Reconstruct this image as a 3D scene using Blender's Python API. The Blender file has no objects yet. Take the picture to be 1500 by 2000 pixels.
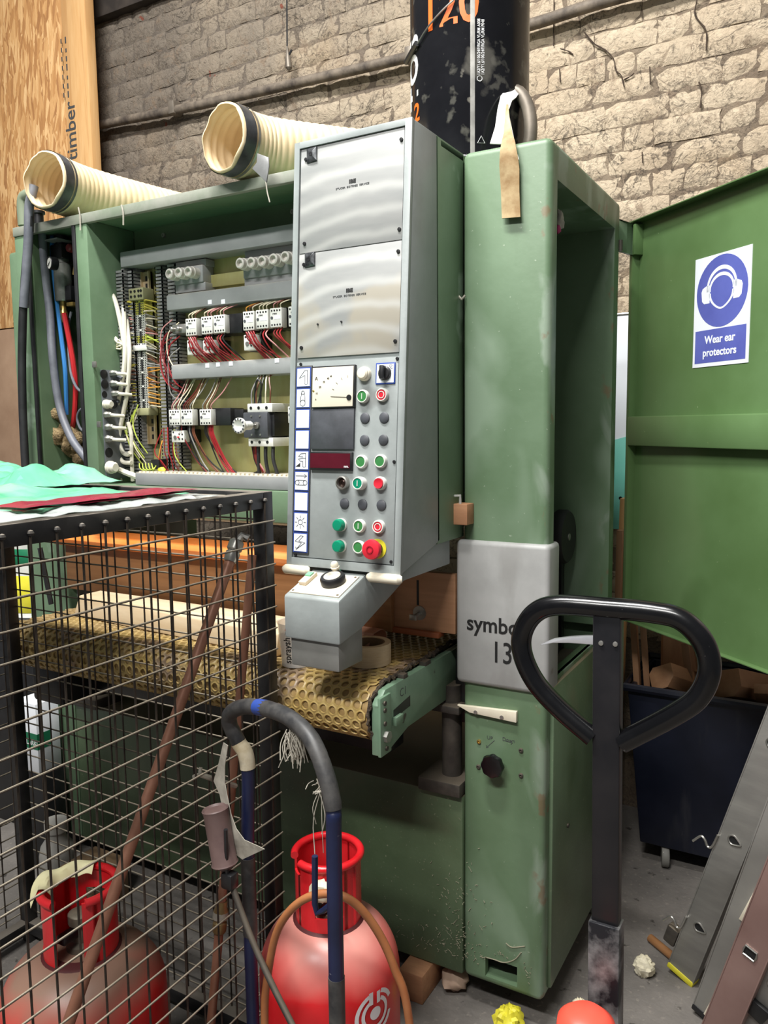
import bpy, bmesh, math, random
from mathutils import Vector, Matrix, noise
R = random.Random(7)
S = bpy.context.scene
COL = S.collection

# ------------------------------------------------------------------ camera, world, lights, exposure
FPX, CX, CY = 1550.0, 750.0, 1000.0
CAMM = ((0.86855642, 0.04363341, -0.49366575), (0.49544939, -0.10020072, 0.86283818), (-0.01181709, -0.99401003, -0.10864812))
CAMP = Vector((0, 0, 1.5))
cd = bpy.data.cameras.new('camera'); cam = bpy.data.objects.new('camera', cd); COL.objects.link(cam)
cd.sensor_fit = 'VERTICAL'; cd.sensor_height = 36.0; cd.lens = FPX / 2000 * 36; cd.clip_start = 0.02; cd.clip_end = 60
Mw = Matrix.Identity(4)
for i in range(3):
    Mw[i][0] = CAMM[i][0]; Mw[i][1] = -CAMM[i][1]; Mw[i][2] = -CAMM[i][2]; Mw[i][3] = CAMP[i]
cam.matrix_world = Mw
S.camera = cam
W = bpy.data.worlds.new('workshop_ambient'); S.world = W; W.use_nodes = True
W.node_tree.nodes['Background'].inputs[0].default_value = (0.93, 0.96, 1.0, 1)
W.node_tree.nodes['Background'].inputs[1].default_value = 0.105
def area(name, loc, tgt, sx, sy, power, col=(1, 1, 1)):
    d = bpy.data.lights.new(name, 'AREA'); d.shape = 'RECTANGLE'; d.size = sx; d.size_y = sy; d.energy = power; d.color = col
    o = bpy.data.objects.new(name, d); COL.objects.link(o); o.location = loc
    o.rotation_euler = (Vector(tgt) - Vector(loc)).to_track_quat('-Z', 'Y').to_euler()
    return o
area('ceiling_tube_light', (-1.35, 0.4, 5.0), (-1.3, 0.65, 0), 2.0, 0.22, 205, (1.0, 0.99, 0.96))
area('ceiling_tube_light', (-0.75, -1.9, 4.8), (-0.8, -1.2, 0), 2.4, 0.22, 190, (1.0, 0.99, 0.96))
S.view_settings.view_transform = 'Standard'; S.view_settings.look = 'None'; S.view_settings.gamma = 1
S.view_settings.use_curve_mapping = False
S.view_settings.exposure = 0.6

# ------------------------------------------------------------------ pixel -> point helpers (the photograph as 1500 x 2000)
def ray(x, y):
    d = (x - CX, y - CY, FPX)
    return Vector([sum(CAMM[i][k] * d[k] for k in range(3)) for i in range(3)])
def px(x, y, X=None, Y=None, Z=None):
    d = ray(x, y)
    if X is not None: t = (X - CAMP.x) / d.x
    elif Y is not None: t = (Y - CAMP.y) / d.y
    else: t = (Z - CAMP.z) / d.z
    return CAMP + d * t
def pln(x, y, o, n):
    d = ray(x, y); return CAMP + d * ((Vector(o) - CAMP).dot(n) / d.dot(n))
def proj(p):
    v = Vector(p) - CAMP
    c = [sum(CAMM[i][k] * v[i] for i in range(3)) for k in range(3)]
    return CX + FPX * c[0] / c[2], CY + FPX * c[1] / c[2], c[2]

# ------------------------------------------------------------------ materials
def lin(c):
    return tuple(((v / 255) / 12.92 if v / 255 <= 0.04045 else ((v / 255 + 0.055) / 1.055) ** 2.4) for v in c) + (1,)
MATS = {}
def mat(name, c1, c2=None, scale=6.0, amt=0.5, rough=0.55, metal=0.0, bump=0.0, bscale=None, stretch=None, detail=6,
        spots=None, spot_scale=20, spot_lo=0.62, dust=None, dust_amt=0.6, alpha=None, trans=0, emit=None, rnd=0.0, rv=0.12, voronoi=False, sharp=None):
    if name in MATS: return MATS[name]
    m = bpy.data.materials.new(name); m.use_nodes = True; nt = m.node_tree; N = nt.nodes; L = nt.links
    b = N['Principled BSDF']; b.inputs['Roughness'].default_value = rough; b.inputs['Metallic'].default_value = metal
    b.inputs['Base Color'].default_value = lin(c1)
    tc = N.new('ShaderNodeTexCoord'); co = tc.outputs['Object']
    if rnd:
        oi = N.new('ShaderNodeObjectInfo'); ad = N.new('ShaderNodeVectorMath'); ad.operation = 'ADD'
        mu = N.new('ShaderNodeMath'); mu.operation = 'MULTIPLY'; mu.inputs[1].default_value = 37.0
        L.new(oi.outputs['Random'], mu.inputs[0]); L.new(co, ad.inputs[0]); L.new(mu.outputs[0], ad.inputs[1]); co = ad.outputs[0]
    mp = N.new('ShaderNodeMapping'); L.new(co, mp.inputs['Vector'])
    if stretch: mp.inputs['Scale'].default_value = stretch
    out = None
    if c2 is not None:
        nz = N.new('ShaderNodeTexNoise'); nz.inputs['Scale'].default_value = scale; nz.inputs['Detail'].default_value = detail; nz.inputs['Roughness'].default_value = 0.62
        L.new(mp.outputs[0], nz.inputs['Vector'])
        rp = N.new('ShaderNodeValToRGB'); rp.color_ramp.elements[0].color = lin(c1); rp.color_ramp.elements[1].color = lin(c2)
        rp.color_ramp.elements[0].position = max(0, 0.5 - amt / 2 * 0.5) if sharp is None else sharp - .04
        rp.color_ramp.elements[1].position = min(1, 0.5 + amt / 2 * 0.7) if sharp is None else sharp + .04
        L.new(nz.outputs['Fac'], rp.inputs['Fac']); out = rp.outputs['Color']
        rr = N.new('ShaderNodeMapRange'); rr.inputs['To Min'].default_value = max(0.03, rough - rv); rr.inputs['To Max'].default_value = min(1, rough + rv)
        L.new(nz.outputs['Fac'], rr.inputs['Value']); L.new(rr.outputs[0], b.inputs['Roughness'])
    def mixin(col, fac):
        nonlocal out
        mx = N.new('ShaderNodeMix'); mx.data_type = 'RGBA'
        if out is None: mx.inputs['A'].default_value = lin(c1)
        else: L.new(out, mx.inputs['A'])
        mx.inputs['B'].default_value = lin(col); L.new(fac, mx.inputs['Factor']); out = mx.outputs['Result']
    if spots:
        n2 = N.new('ShaderNodeTexNoise'); n2.inputs['Scale'].default_value = spot_scale; n2.inputs['Detail'].default_value = 4
        L.new(co, n2.inputs['Vector'])
        r2 = N.new('ShaderNodeMapRange'); r2.inputs['From Min'].default_value = spot_lo; r2.inputs['From Max'].default_value = spot_lo + 0.05
        L.new(n2.outputs['Fac'], r2.inputs['Value']); mixin(spots, r2.outputs[0])
    if dust:
        g = N.new('ShaderNodeNewGeometry'); sp = N.new('ShaderNodeSeparateXYZ'); L.new(g.outputs['Normal'], sp.inputs[0])
        n3 = N.new('ShaderNodeTexNoise'); n3.inputs['Scale'].default_value = 9; L.new(co, n3.inputs['Vector'])
        a = N.new('ShaderNodeMath'); a.operation = 'MULTIPLY_ADD'; a.inputs[1].default_value = 0.7; L.new(n3.outputs['Fac'], a.inputs[0]); L.new(sp.outputs['Z'], a.inputs[2])
        r3 = N.new('ShaderNodeMapRange'); r3.inputs['From Min'].default_value = 0.5; r3.inputs['From Max'].default_value = 1.15; r3.inputs['To Max'].default_value = dust_amt
        L.new(a.outputs[0], r3.inputs['Value']); mixin(dust, r3.outputs[0])
    if rnd and out is not None:
        hs = N.new('ShaderNodeHueSaturation'); mr = N.new('ShaderNodeMapRange'); mr.inputs['To Min'].default_value = 1 - rnd; mr.inputs['To Max'].default_value = 1 + rnd * .6
        L.new(oi.outputs['Random'], mr.inputs['Value']); L.new(mr.outputs[0], hs.inputs['Value']); L.new(out, hs.inputs['Color']); out = hs.outputs['Color']
    if out is not None: L.new(out, b.inputs['Base Color'])
    if bump:
        nb = N.new('ShaderNodeTexVoronoi' if voronoi else 'ShaderNodeTexNoise'); nb.inputs['Scale'].default_value = bscale or scale * 4
        if not voronoi: nb.inputs['Detail'].default_value = 5
        L.new(mp.outputs[0], nb.inputs['Vector'])
        bp = N.new('ShaderNodeBump'); bp.inputs['Strength'].default_value = bump; bp.inputs['Distance'].default_value = 0.01
        L.new(nb.outputs['Distance' if voronoi else 'Fac'], bp.inputs['Height']); L.new(bp.outputs[0], b.inputs['Normal'])
    if trans: b.inputs['Transmission Weight'].default_value = trans; b.inputs['IOR'].default_value = 1.3
    if alpha is not None: b.inputs['Alpha'].default_value = alpha
    if emit: b.inputs['Emission Color'].default_value = lin(emit); b.inputs['Emission Strength'].default_value = 1
    MATS[name] = m; return m
GREEN = mat('green_machine_paint', (92, 116, 88), (116, 140, 113), scale=3.2, amt=.7, rough=.46, bump=.03, bscale=60, spots=(146, 166, 146), spot_scale=5.5, spot_lo=.64)
GREENB = mat('green_base_paint', (80, 98, 70), (102, 120, 92), scale=3, amt=.7, rough=.4, bump=.05, bscale=90, spots=(128, 138, 110), spot_scale=70, spot_lo=.70, dust=(128, 112, 92), dust_amt=.9)
GREEND = mat('green_door_paint', (84, 112, 66), (100, 130, 84), scale=2.2, amt=.6, rough=.36, spots=(140, 160, 110), spot_scale=60, spot_lo=.765)
GREENIN = mat('green_inner_paint', (78, 98, 70), (96, 116, 88), scale=4, rough=.5)
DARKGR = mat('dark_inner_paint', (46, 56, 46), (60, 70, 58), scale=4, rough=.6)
GREY = mat('grey_machine_paint', (136, 142, 141), (154, 160, 159), scale=7, amt=.6, rough=.42, bump=.03, bscale=90, spots=(108, 110, 108), spot_scale=4.0, spot_lo=.69)
GREYP = mat('grey_plate_paint', (152, 152, 150), (172, 172, 170), scale=7, amt=.6, rough=.45, spots=(120, 110, 98), spot_scale=8, spot_lo=.70)
TRUNK = mat('grey_trunking_plastic', (138, 140, 140), (150, 152, 152), scale=9, rough=.45, dust=(190, 180, 160))
DUCT = mat('grey_slotted_duct_plastic', (118, 118, 118), (134, 134, 132), scale=20, rough=.5)
ALUP = mat('brushed_aluminium_panel', (140, 142, 141), (156, 156, 154), scale=4, amt=.7, rough=.5, metal=.05, stretch=(1.2, 1, 6), spots=(162, 156, 143), spot_scale=3, spot_lo=.6)
def add_arcs(m, centre, scale, amt):      # faint wiping marks in wide arcs
    nt = m.node_tree; N = nt.nodes; L = nt.links; b = N['Principled BSDF']
    tc = N.new('ShaderNodeTexCoord'); mp = N.new('ShaderNodeMapping'); mp.inputs['Location'].default_value = [-c for c in centre]; L.new(tc.outputs['Object'], mp.inputs['Vector'])
    w = N.new('ShaderNodeTexWave'); w.wave_type = 'RINGS'; w.rings_direction = 'SPHERICAL'; w.inputs['Scale'].default_value = scale; w.inputs['Distortion'].default_value = 2.2; w.inputs['Detail'].default_value = 2.5; w.inputs['Detail Scale'].default_value = 1.2
    L.new(mp.outputs[0], w.inputs['Vector']); pw = N.new('ShaderNodeMath'); pw.operation = 'POWER'; pw.inputs[1].default_value = 2.5; L.new(w.outputs['Fac'], pw.inputs[0])
    ml = N.new('ShaderNodeMath'); ml.operation = 'MULTIPLY'; ml.inputs[1].default_value = amt; L.new(pw.outputs[0], ml.inputs[0])
    mx = N.new('ShaderNodeMix'); mx.data_type = 'RGBA'; L.new(b.inputs['Base Color'].links[0].from_socket, mx.inputs['A']); mx.inputs['B'].default_value = lin((190, 190, 186)); L.new(ml.outputs[0], mx.inputs['Factor']); L.new(mx.outputs['Result'], b.inputs['Base Color'])
add_arcs(ALUP, (-.90, 1.5, 1.35), 6.5, .6)
ALU = mat('aluminium_extrusion', (138, 136, 132), (160, 158, 152), scale=6, amt=.8, rough=.4, metal=.35, stretch=(1, 1, 5))
ALUR = mat('reddish_anodised_aluminium', (150, 118, 112), (172, 142, 134), scale=6, amt=.8, rough=.42, metal=.3)
ZINC = mat('zinc_passivated_sheet', (178, 170, 104), (206, 204, 152), scale=4, amt=.9, rough=.32, metal=.55, stretch=(3, 1, 1))
STEEL = mat('galvanised_steel', (160, 158, 152), (186, 184, 178), scale=20, rough=.35, metal=.8)
DSTEEL = mat('dusty_dark_steel', (62, 58, 54), (92, 86, 78), scale=14, rough=.6, metal=.4, dust=(128, 116, 100))
BLACKM = mat('black_metal_paint', (20, 20, 22), (34, 34, 36), scale=14, rough=.34, spots=(120, 118, 114), spot_scale=70, spot_lo=.75)
BLACKG = mat('black_gloss_paint', (6, 6, 8), (12, 12, 14), scale=12, rough=.2, spots=(110, 108, 106), spot_scale=90, spot_lo=.76)
SHAFT = mat('black_scuffed_shaft_paint', (14, 14, 18), (26, 24, 26), scale=7, rough=.36, spots=(120, 120, 120), spot_scale=45, spot_lo=.745)
SLEEVE = mat('worn_black_steel_sleeve', (30, 30, 34), (150, 148, 148), scale=9, amt=.35, rough=.4, metal=.3)
CAGEB = mat('black_cage_paint', (26, 26, 28), (44, 43, 43), scale=16, rough=.45, dust=(132, 124, 114), dust_amt=.8)
WIRE = mat('dark_cage_wire', (46, 40, 36), (84, 74, 64), scale=30, rough=.5, metal=.4, dust=(190, 178, 158), dust_amt=.95)
BLACKP = mat('black_plastic', (22, 22, 24), (32, 32, 34), scale=20, rough=.42)
DGREYP = mat('dark_grey_plastic', (62, 64, 68), (76, 78, 84), scale=20, rough=.5)
WHITEP = mat('off_white_plastic', (206, 206, 198), (222, 222, 216), scale=20, rough=.45)
CREAMP = mat('cream_plastic', (226, 216, 192), (236, 228, 208), scale=20, rough=.4)
PAPER = mat('white_label_card', (226, 230, 236), (238, 240, 244), scale=9, rough=.5)
BLUEP = mat('blue_print', (46, 72, 150), rough=.5)
SIGNB = mat('faded_blue_sign_print', (84, 92, 168), (96, 106, 184), scale=6, rough=.45)
SIGNW = mat('white_sign_plastic', (226, 232, 238), (236, 240, 246), scale=5, rough=.4)
INK = mat('black_print', (26, 26, 26), rough=.6)
FADED = mat('faded_grey_print', (70, 72, 74), rough=.6)
WHITEPR = mat('white_print', (222, 222, 222), rough=.5)
ORANGEPR = mat('orange_print', (236, 104, 24), rough=.5)
BTNG = mat('green_button_plastic', (56, 122, 66), rough=.35)
BTNT = mat('teal_lens_plastic', (14, 128, 96), rough=.2)
BTNR = mat('red_button_plastic', (206, 40, 56), rough=.3)
GLASSW = mat('meter_face', (228, 218, 196), (236, 228, 208), scale=4, rough=.25)
REDGL = mat('dark_red_display_window', (70, 14, 26), (84, 20, 34), scale=8, rough=.12)
GAUGE = mat('gauge_face', (220, 218, 210), rough=.3)
TAN = mat('cream_ribbed_hose', (222, 198, 158), (236, 216, 182), scale=7, rough=.42)
TAPE = mat('dark_duct_tape', (56, 58, 62), (96, 98, 102), scale=12, rough=.32, metal=.3)
SILVT = mat('silver_duct_tape', (150, 150, 150), (186, 186, 186), scale=12, rough=.35, metal=.4)
OSB = mat('osb_flakes', (176, 124, 72), (226, 182, 126), scale=26, amt=.6, rough=.7, bump=.3, bscale=40, stretch=(1.9, 1, .55), spots=(128, 80, 42), spot_scale=34, spot_lo=.64)
TIMBER = mat('sawn_softwood', (206, 156, 98), (226, 184, 130), scale=5, amt=.9, rough=.65, stretch=(9, 9, .8), spots=(130, 82, 44), spot_scale=7, spot_lo=.76)
PLYB = mat('brown_plywood', (150, 120, 96), (172, 142, 116), scale=3, rough=.6)
OAK = mat('warm_brown_wood', (128, 88, 54), (158, 114, 74), scale=5, amt=.9, rough=.45, stretch=(1, 3, 14))
CHERRY = mat('orange_brown_panel_wood', (160, 116, 82), (184, 138, 104), scale=5, amt=.9, rough=.5, stretch=(1, 3, 16))
PINE = mat('pale_raw_plank', (222, 196, 158), (236, 216, 184), scale=5, amt=.8, rough=.6, stretch=(1, 10, 10))
VENEER = mat('pinkish_veneer', (168, 120, 98), (190, 142, 116), scale=6, amt=.8, rough=.5, stretch=(1, 14, 14))
BLOCKW = mat('rough_block_wood', (160, 112, 80), (190, 142, 104), scale=9, amt=.8, rough=.7, stretch=(1, 5, 5), spots=(88, 58, 40), spot_scale=26, spot_lo=.7)
OFFCUT = mat('offcut_wood', (150, 108, 76), (178, 136, 100), scale=7, amt=.8, rough=.6, stretch=(4, 4, 1), rnd=.25)
ORANGE = mat('orange_plastic_strip', (232, 128, 56), (242, 150, 84), scale=5, rough=.4)
BELT = mat('yellow_brown_belt_rubber', (178, 150, 88), (206, 180, 118), scale=7, amt=.7, rough=.42, spots=(150, 128, 104), spot_scale=5, spot_lo=.6)
BELTD = mat('belt_dimple_floor', (150, 122, 76), (186, 158, 108), scale=14, rough=.5)
FRAY = mat('dark_frayed_belt_edge', (58, 48, 40), (96, 82, 66), scale=60, rough=.9, bump=.8, bscale=180)
MINT = mat('mint_machine_paint', (104, 132, 108), (124, 150, 126), scale=6, rough=.45, spots=(70, 64, 54), spot_scale=26, spot_lo=.68)
CONC = mat('dusty_concrete', (92, 88, 84), (126, 120, 114), scale=5, amt=.8, rough=.85, bump=.25, bscale=70, spots=(58, 54, 50), spot_scale=22, spot_lo=.66)
REDC = mat('red_cylinder_paint', (196, 24, 30), (214, 40, 44), scale=4, rough=.36, dust=(206, 150, 138), dust_amt=.8)
REDC2 = mat('dusty_red_cylinder_paint', (180, 26, 28), (204, 44, 40), scale=4, rough=.42, dust=(128, 104, 88), dust_amt=.96)
REDK = mat('red_collar_paint', (198, 24, 32), (216, 44, 50), scale=6, rough=.3)
COPPER = mat('aged_copper', (138, 94, 74), (162, 114, 92), scale=8, rough=.4, metal=.2)
RUBO = mat('orange_brown_gas_hose', (150, 92, 54), (172, 112, 70), scale=8, rough=.45)
NAVYT = mat('navy_tube_paint', (18, 25, 54), (26, 34, 68), scale=14, rough=.4, spots=(110, 112, 124), spot_scale=80, spot_lo=.72)
TAPEK = mat('black_insulation_tape', (40, 40, 42), (74, 72, 70), scale=22, rough=.5)
TAPEC = mat('dirty_cream_tape', (186, 170, 138), (216, 206, 182), scale=22, rough=.7)
FABRIC = mat('ragged_white_tape', (158, 152, 140), (190, 184, 170), scale=30, rough=.8)
BURN = mat('burner_cup_paint', (96, 76, 74), (116, 94, 90), scale=12, rough=.5)
BIN = mat('navy_bin_plastic', (16, 20, 34), (26, 30, 46), scale=5, rough=.4, spots=(84, 84, 88), spot_scale=9, spot_lo=.72)
YELLOW = mat('yellow_plastic', (206, 196, 40), (224, 214, 70), scale=8, rough=.5)
CRUMP = mat('cream_crumpled_paper', (210, 200, 170), (228, 220, 196), scale=20, rough=.8)
TISSUE = mat('pale_yellow_paper', (220, 212, 164), (232, 226, 188), scale=14, rough=.7)
LUMP = mat('pinkish_beige_lump', (176, 150, 130), (196, 172, 152), scale=14, rough=.85)
FLUFF = mat('brown_sawdust_clump', (112, 92, 62), (160, 138, 100), scale=60, rough=.95, bump=1, bscale=160)
SHEET = mat('mint_plastic_sheet', (92, 178, 136), (122, 200, 162), scale=7, amt=.8, rough=.22)
CLEARP = mat('clear_plastic_film', (200, 206, 204), (220, 224, 222), scale=9, rough=.15, alpha=.45)
MAROON = mat('maroon_plastic', (128, 32, 52), (148, 46, 66), scale=9, rough=.25)
CUPM = mat('clear_cup_plastic', (226, 224, 220), (232, 230, 226), scale=9, rough=.2, alpha=.42)
MASK = mat('masking_tape', (214, 190, 150), (224, 204, 168), scale=30, rough=.7, stretch=(1, 1, 8))
BLUEH = mat('blue_air_hose', (54, 116, 176), rough=.35)
REDH = mat('red_air_hose', (176, 36, 40), rough=.4)
GREYC = mat('grey_rubber_cable', (86, 88, 96), (118, 120, 128), scale=9, rough=.5)
BLKC = mat('black_rubber_cable', (28, 28, 30), (44, 44, 46), scale=9, rough=.5)
WHTC = mat('white_pvc_cable', (214, 208, 190), (224, 220, 206), scale=12, rough=.4)
WCOL = {k: mat('wire_' + k, c, rough=.4) for k, c in dict(red=(150, 34, 40), dark_red=(110, 26, 30), pink=(196, 138, 136), black=(26, 26, 28), brown=(110, 66, 46), yellow=(196, 182, 78), orange=(206, 144, 58), grey=(140, 138, 136), cream=(216, 206, 178), lime=(182, 196, 84)).items()}
POST1 = mat('white_poster_board', (222, 226, 232), rough=.4)
POST2 = mat('teal_poster_board', (120, 206, 188), (140, 214, 200), scale=3, rough=.4)
DRUM = mat('black_drum_paint', (20, 20, 24), (30, 30, 34), scale=6, rough=.2, spots=(120, 116, 108), spot_scale=26, spot_lo=.70)
STRAPW = mat('white_webbing', (226, 224, 218), (236, 234, 230), scale=30, rough=.75)
STRAPT = mat('stained_tan_webbing', (146, 116, 76), (206, 186, 144), scale=12, rough=.75)
RIBG = mat('dull_iron', (112, 104, 94), (136, 126, 114), scale=16, rough=.5, metal=.4)
BRASS = mat('brass', (196, 166, 96), rough=.3, metal=.8)
RUBBER = mat('tyre_rubber', (26, 26, 26), rough=.7)
CARD = mat('brown_cardboard', (120, 96, 70), (138, 112, 84), scale=8, rough=.8)
GREENPR = mat('dark_green_print', (20, 110, 74), rough=.5)

def wear(m, col, scale, lo, hi, amt, stretch=(1, 1, 1), detail=6, dist=0, xband=None):     # one more layer of stain, scuff or chipped paint
    nt = m.node_tree; N = nt.nodes; L = nt.links; b = N['Principled BSDF']
    tc = N.new('ShaderNodeTexCoord'); mp = N.new('ShaderNodeMapping'); mp.inputs['Scale'].default_value = stretch; L.new(tc.outputs['Object'], mp.inputs['Vector'])
    n = N.new('ShaderNodeTexNoise'); n.inputs['Scale'].default_value = scale; n.inputs['Detail'].default_value = detail; n.inputs['Distortion'].default_value = dist; L.new(mp.outputs[0], n.inputs['Vector'])
    r = N.new('ShaderNodeMapRange'); r.inputs['From Min'].default_value = lo; r.inputs['From Max'].default_value = hi; r.inputs['To Max'].default_value = amt; L.new(n.outputs['Fac'], r.inputs['Value']); f = r.outputs[0]
    if xband:
        sp = N.new('ShaderNodeSeparateXYZ'); L.new(tc.outputs['Object'], sp.inputs[0]); q = N.new('ShaderNodeMapRange'); q.inputs['From Min'].default_value = xband[0]; q.inputs['From Max'].default_value = xband[1]; L.new(sp.outputs['X'], q.inputs['Value'])
        k = N.new('ShaderNodeMath'); k.operation = 'MULTIPLY'; L.new(f, k.inputs[0]); L.new(q.outputs[0], k.inputs[1]); f = k.outputs[0]
    mx = N.new('ShaderNodeMix'); mx.data_type = 'RGBA'; L.new(f, mx.inputs['Factor']); mx.inputs['B'].default_value = lin(col)
    if b.inputs['Base Color'].links: L.new(b.inputs['Base Color'].links[0].from_socket, mx.inputs['A'])
    else: mx.inputs['A'].default_value = b.inputs['Base Color'].default_value
    L.new(mx.outputs['Result'], b.inputs['Base Color'])
COLG = mat('worn_green_column_paint', (90, 114, 84), (114, 138, 110), scale=2.6, amt=.7, rough=.46, bump=.03, bscale=60)
wear(COLG, (138, 158, 136), 4, .52, .62, .75, (1, 1, .45), 3, .8); wear(COLG, (72, 92, 60), 5, .6, .68, .45, (1.4, 1, .3), 3); wear(COLG, (136, 152, 134), 9, .53, .60, .8, (1, 1, .5), 4, .5, (-.612, -.590)); wear(COLG, (124, 92, 66), 20, .62, .68, .6, (1, 1, .7), 4, 0, (-.604, -.588)); wear(COLG, (160, 172, 152), 120, .70, .74, .7)
wear(GREENB, (58, 68, 52), 1.7, .5, .68, .6, (1, 1, 1), 3); wear(GREENB, (104, 126, 100), 3.2, .55, .65, .5, (1, 1, .5), 4); wear(GREENB, (150, 152, 128), 150, .68, .72, .6)
wear(GREEND, (112, 128, 92), 2.0, .55, .7, .4, (1, 1, .6), 3); wear(GREEND, (66, 92, 50), 3.5, .6, .7, .4, (1, 1, .6), 3); wear(GREEND, (170, 186, 150), 90, .74, .77, .7)
wear(GREYP, (130, 128, 124), 9, .52, .62, .4, (1, 1, .4), 4); wear(GREY, (116, 118, 116), 3, .58, .66, .45, (1, 1, .4), 3)
wear(BIN, (56, 56, 60), 6, .58, .68, .5, (2, 1, .4), 5); wear(REDC, (226, 166, 156), 5, .52, .7, .35, (1, 1, 1), 4); wear(CONC, (146, 138, 128), 60, .60, .70, .5); wear(CONC, (58, 54, 50), 2.4, .55, .68, .5)
wear(BELT, (150, 128, 104), 2.2, .52, .64, .55); wear(SHEET, (178, 216, 194), 5, .56, .66, .35, (1, 1, 1), 4)
# strand board flakes lying in several directions
def flakes(m):
    nt = m.node_tree; N = nt.nodes; L = nt.links; b = N['Principled BSDF']; tc = N.new('ShaderNodeTexCoord'); prev = None; hts = []
    for k, (ang, sc) in enumerate(((.3, (72, 1, 11)), (-.45, (64, 1, 12)), (.05, (84, 1, 9)), (-.15, (60, 1, 10)))):
        r0 = N.new('ShaderNodeMapping'); r0.inputs['Rotation'].default_value = (0, ang, 0); r0.inputs['Location'].default_value = (k * 3.1, 0, k * 1.7); L.new(tc.outputs['Object'], r0.inputs['Vector'])
        r1 = N.new('ShaderNodeMapping'); r1.inputs['Scale'].default_value = sc; L.new(r0.outputs[0], r1.inputs['Vector'])
        v = N.new('ShaderNodeTexVoronoi'); v.inputs['Scale'].default_value = 1.0; L.new(r1.outputs[0], v.inputs['Vector'])
        sp = N.new('ShaderNodeSeparateColor'); L.new(v.outputs['Color'], sp.inputs[0])
        rp = N.new('ShaderNodeValToRGB'); e = rp.color_ramp.elements; e[0].color = lin((164, 114, 68)); e[1].color = lin((228, 186, 132)); x = e.new(.35); x.color = lin((190, 138, 84)); x = e.new(.7); x.color = lin((212, 164, 108)); L.new(sp.outputs['Red'], rp.inputs['Fac'])
        if prev is None: prev = rp.outputs['Color']
        else:
            th = N.new('ShaderNodeMapRange'); th.inputs['From Min'].default_value = .52; th.inputs['From Max'].default_value = .56; L.new(sp.outputs['Green'], th.inputs['Value'])
            mx = N.new('ShaderNodeMix'); mx.data_type = 'RGBA'; L.new(th.outputs[0], mx.inputs['Factor']); L.new(prev, mx.inputs['A']); L.new(rp.outputs['Color'], mx.inputs['B']); prev = mx.outputs['Result']
    L.new(prev, b.inputs['Base Color'])
flakes(OSB)
wear(DRUM, (96, 94, 88), 22, .60, .66, .7); wear(DRUM, (124, 120, 112), 7, .66, .72, .5); wear(PINE, (206, 178, 138), 3, .5, .65, .4, (1, 6, 6)); wear(TIMBER, (178, 126, 74), 2, .52, .6, .4, (14, 1, .6), 3, 1.2)

# painted brick: cream paint mixed with a grey that grows stronger towards the far left end of the wall
def brick_mat(name, base1, base2, mortar=False):
    m = bpy.data.materials.new(name); m.use_nodes = True; nt = m.node_tree; N = nt.nodes; L = nt.links
    b = N['Principled BSDF']; b.inputs['Roughness'].default_value = .8
    g = N.new('ShaderNodeNewGeometry'); P = g.outputs['Position']
    def nz(sc, det=6, ro=.6, dis=0):
        n = N.new('ShaderNodeTexNoise'); n.inputs['Scale'].default_value = sc; n.inputs['Detail'].default_value = det; n.inputs['Roughness'].default_value = ro; n.inputs['Distortion'].default_value = dis
        L.new(P, n.inputs['Vector']); return n.outputs['Fac']
    def mr(v, a, c, lo=0, hi=1):
        r = N.new('ShaderNodeMapRange'); r.inputs['From Min'].default_value = a; r.inputs['From Max'].default_value = c; r.inputs['To Min'].default_value = lo; r.inputs['To Max'].default_value = hi
        L.new(v, r.inputs['Value']); return r.outputs[0]
    def mix(a, bcol, f):
        x = N.new('ShaderNodeMix'); x.data_type = 'RGBA'
        if isinstance(a, tuple): x.inputs['A'].default_value = lin(a)
        else: L.new(a, x.inputs['A'])
        x.inputs['B'].default_value = lin(bcol); L.new(f, x.inputs['Factor']); return x.outputs['Result']
    c = mix(base1, base2, mr(nz(4), .35, .65))
    c = mix(c, (206, 170, 118), mr(nz(2.2, 3), .56, .72, 0, .35))
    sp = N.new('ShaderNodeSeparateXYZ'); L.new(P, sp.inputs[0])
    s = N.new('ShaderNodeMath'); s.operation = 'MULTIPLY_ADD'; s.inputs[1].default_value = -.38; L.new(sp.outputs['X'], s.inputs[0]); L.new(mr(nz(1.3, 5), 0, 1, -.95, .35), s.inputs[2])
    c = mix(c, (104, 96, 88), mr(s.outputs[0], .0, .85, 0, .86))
    c = mix(c, (78, 68, 58), mr(nz(26, 6, .72, 1.8), .545, .66, 0, .8))
    c = mix(c, (136, 116, 96), mr(nz(9, 7, .72, 2.4), .55, .64, 0, .65))
    c = mix(c, (132, 66, 48), mr(nz(5.5, 3), .705, .72, 0, .9))
    def ridge(sc, w, dis):
        v = nz(sc, 4, .6, dis); d = N.new('ShaderNodeMath'); d.operation = 'SUBTRACT'; d.inputs[1].default_value = .5; L.new(v, d.inputs[0]); a = N.new('ShaderNodeMath'); a.operation = 'ABSOLUTE'; L.new(d.outputs[0], a.inputs[0]); return mr(a.outputs[0], 0, w, 1, 0)
    def mul(a, k):
        x = N.new('ShaderNodeMath'); x.operation = 'MULTIPLY'; L.new(a, x.inputs[0]); L.new(k, x.inputs[1]); return x.outputs[0]
    c = mix(c, (62, 54, 46), mul(ridge(7, .022, 1.2), mr(nz(3, 3), .45, .6, 0, .8)))
    c = mix(c, (70, 60, 52), mul(ridge(18, .03, 2.0), mr(nz(4.5, 3), .48, .62, 0, .7)))
    L.new(c, b.inputs['Base Color'])
    bp = N.new('ShaderNodeBump'); bp.inputs['Strength'].default_value = .75; bp.inputs['Distance'].default_value = .016
    L.new(nz(34, 7, .66, 1.4), bp.inputs['Height']); L.new(bp.outputs[0], b.inputs['Normal'])
    return m
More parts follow.
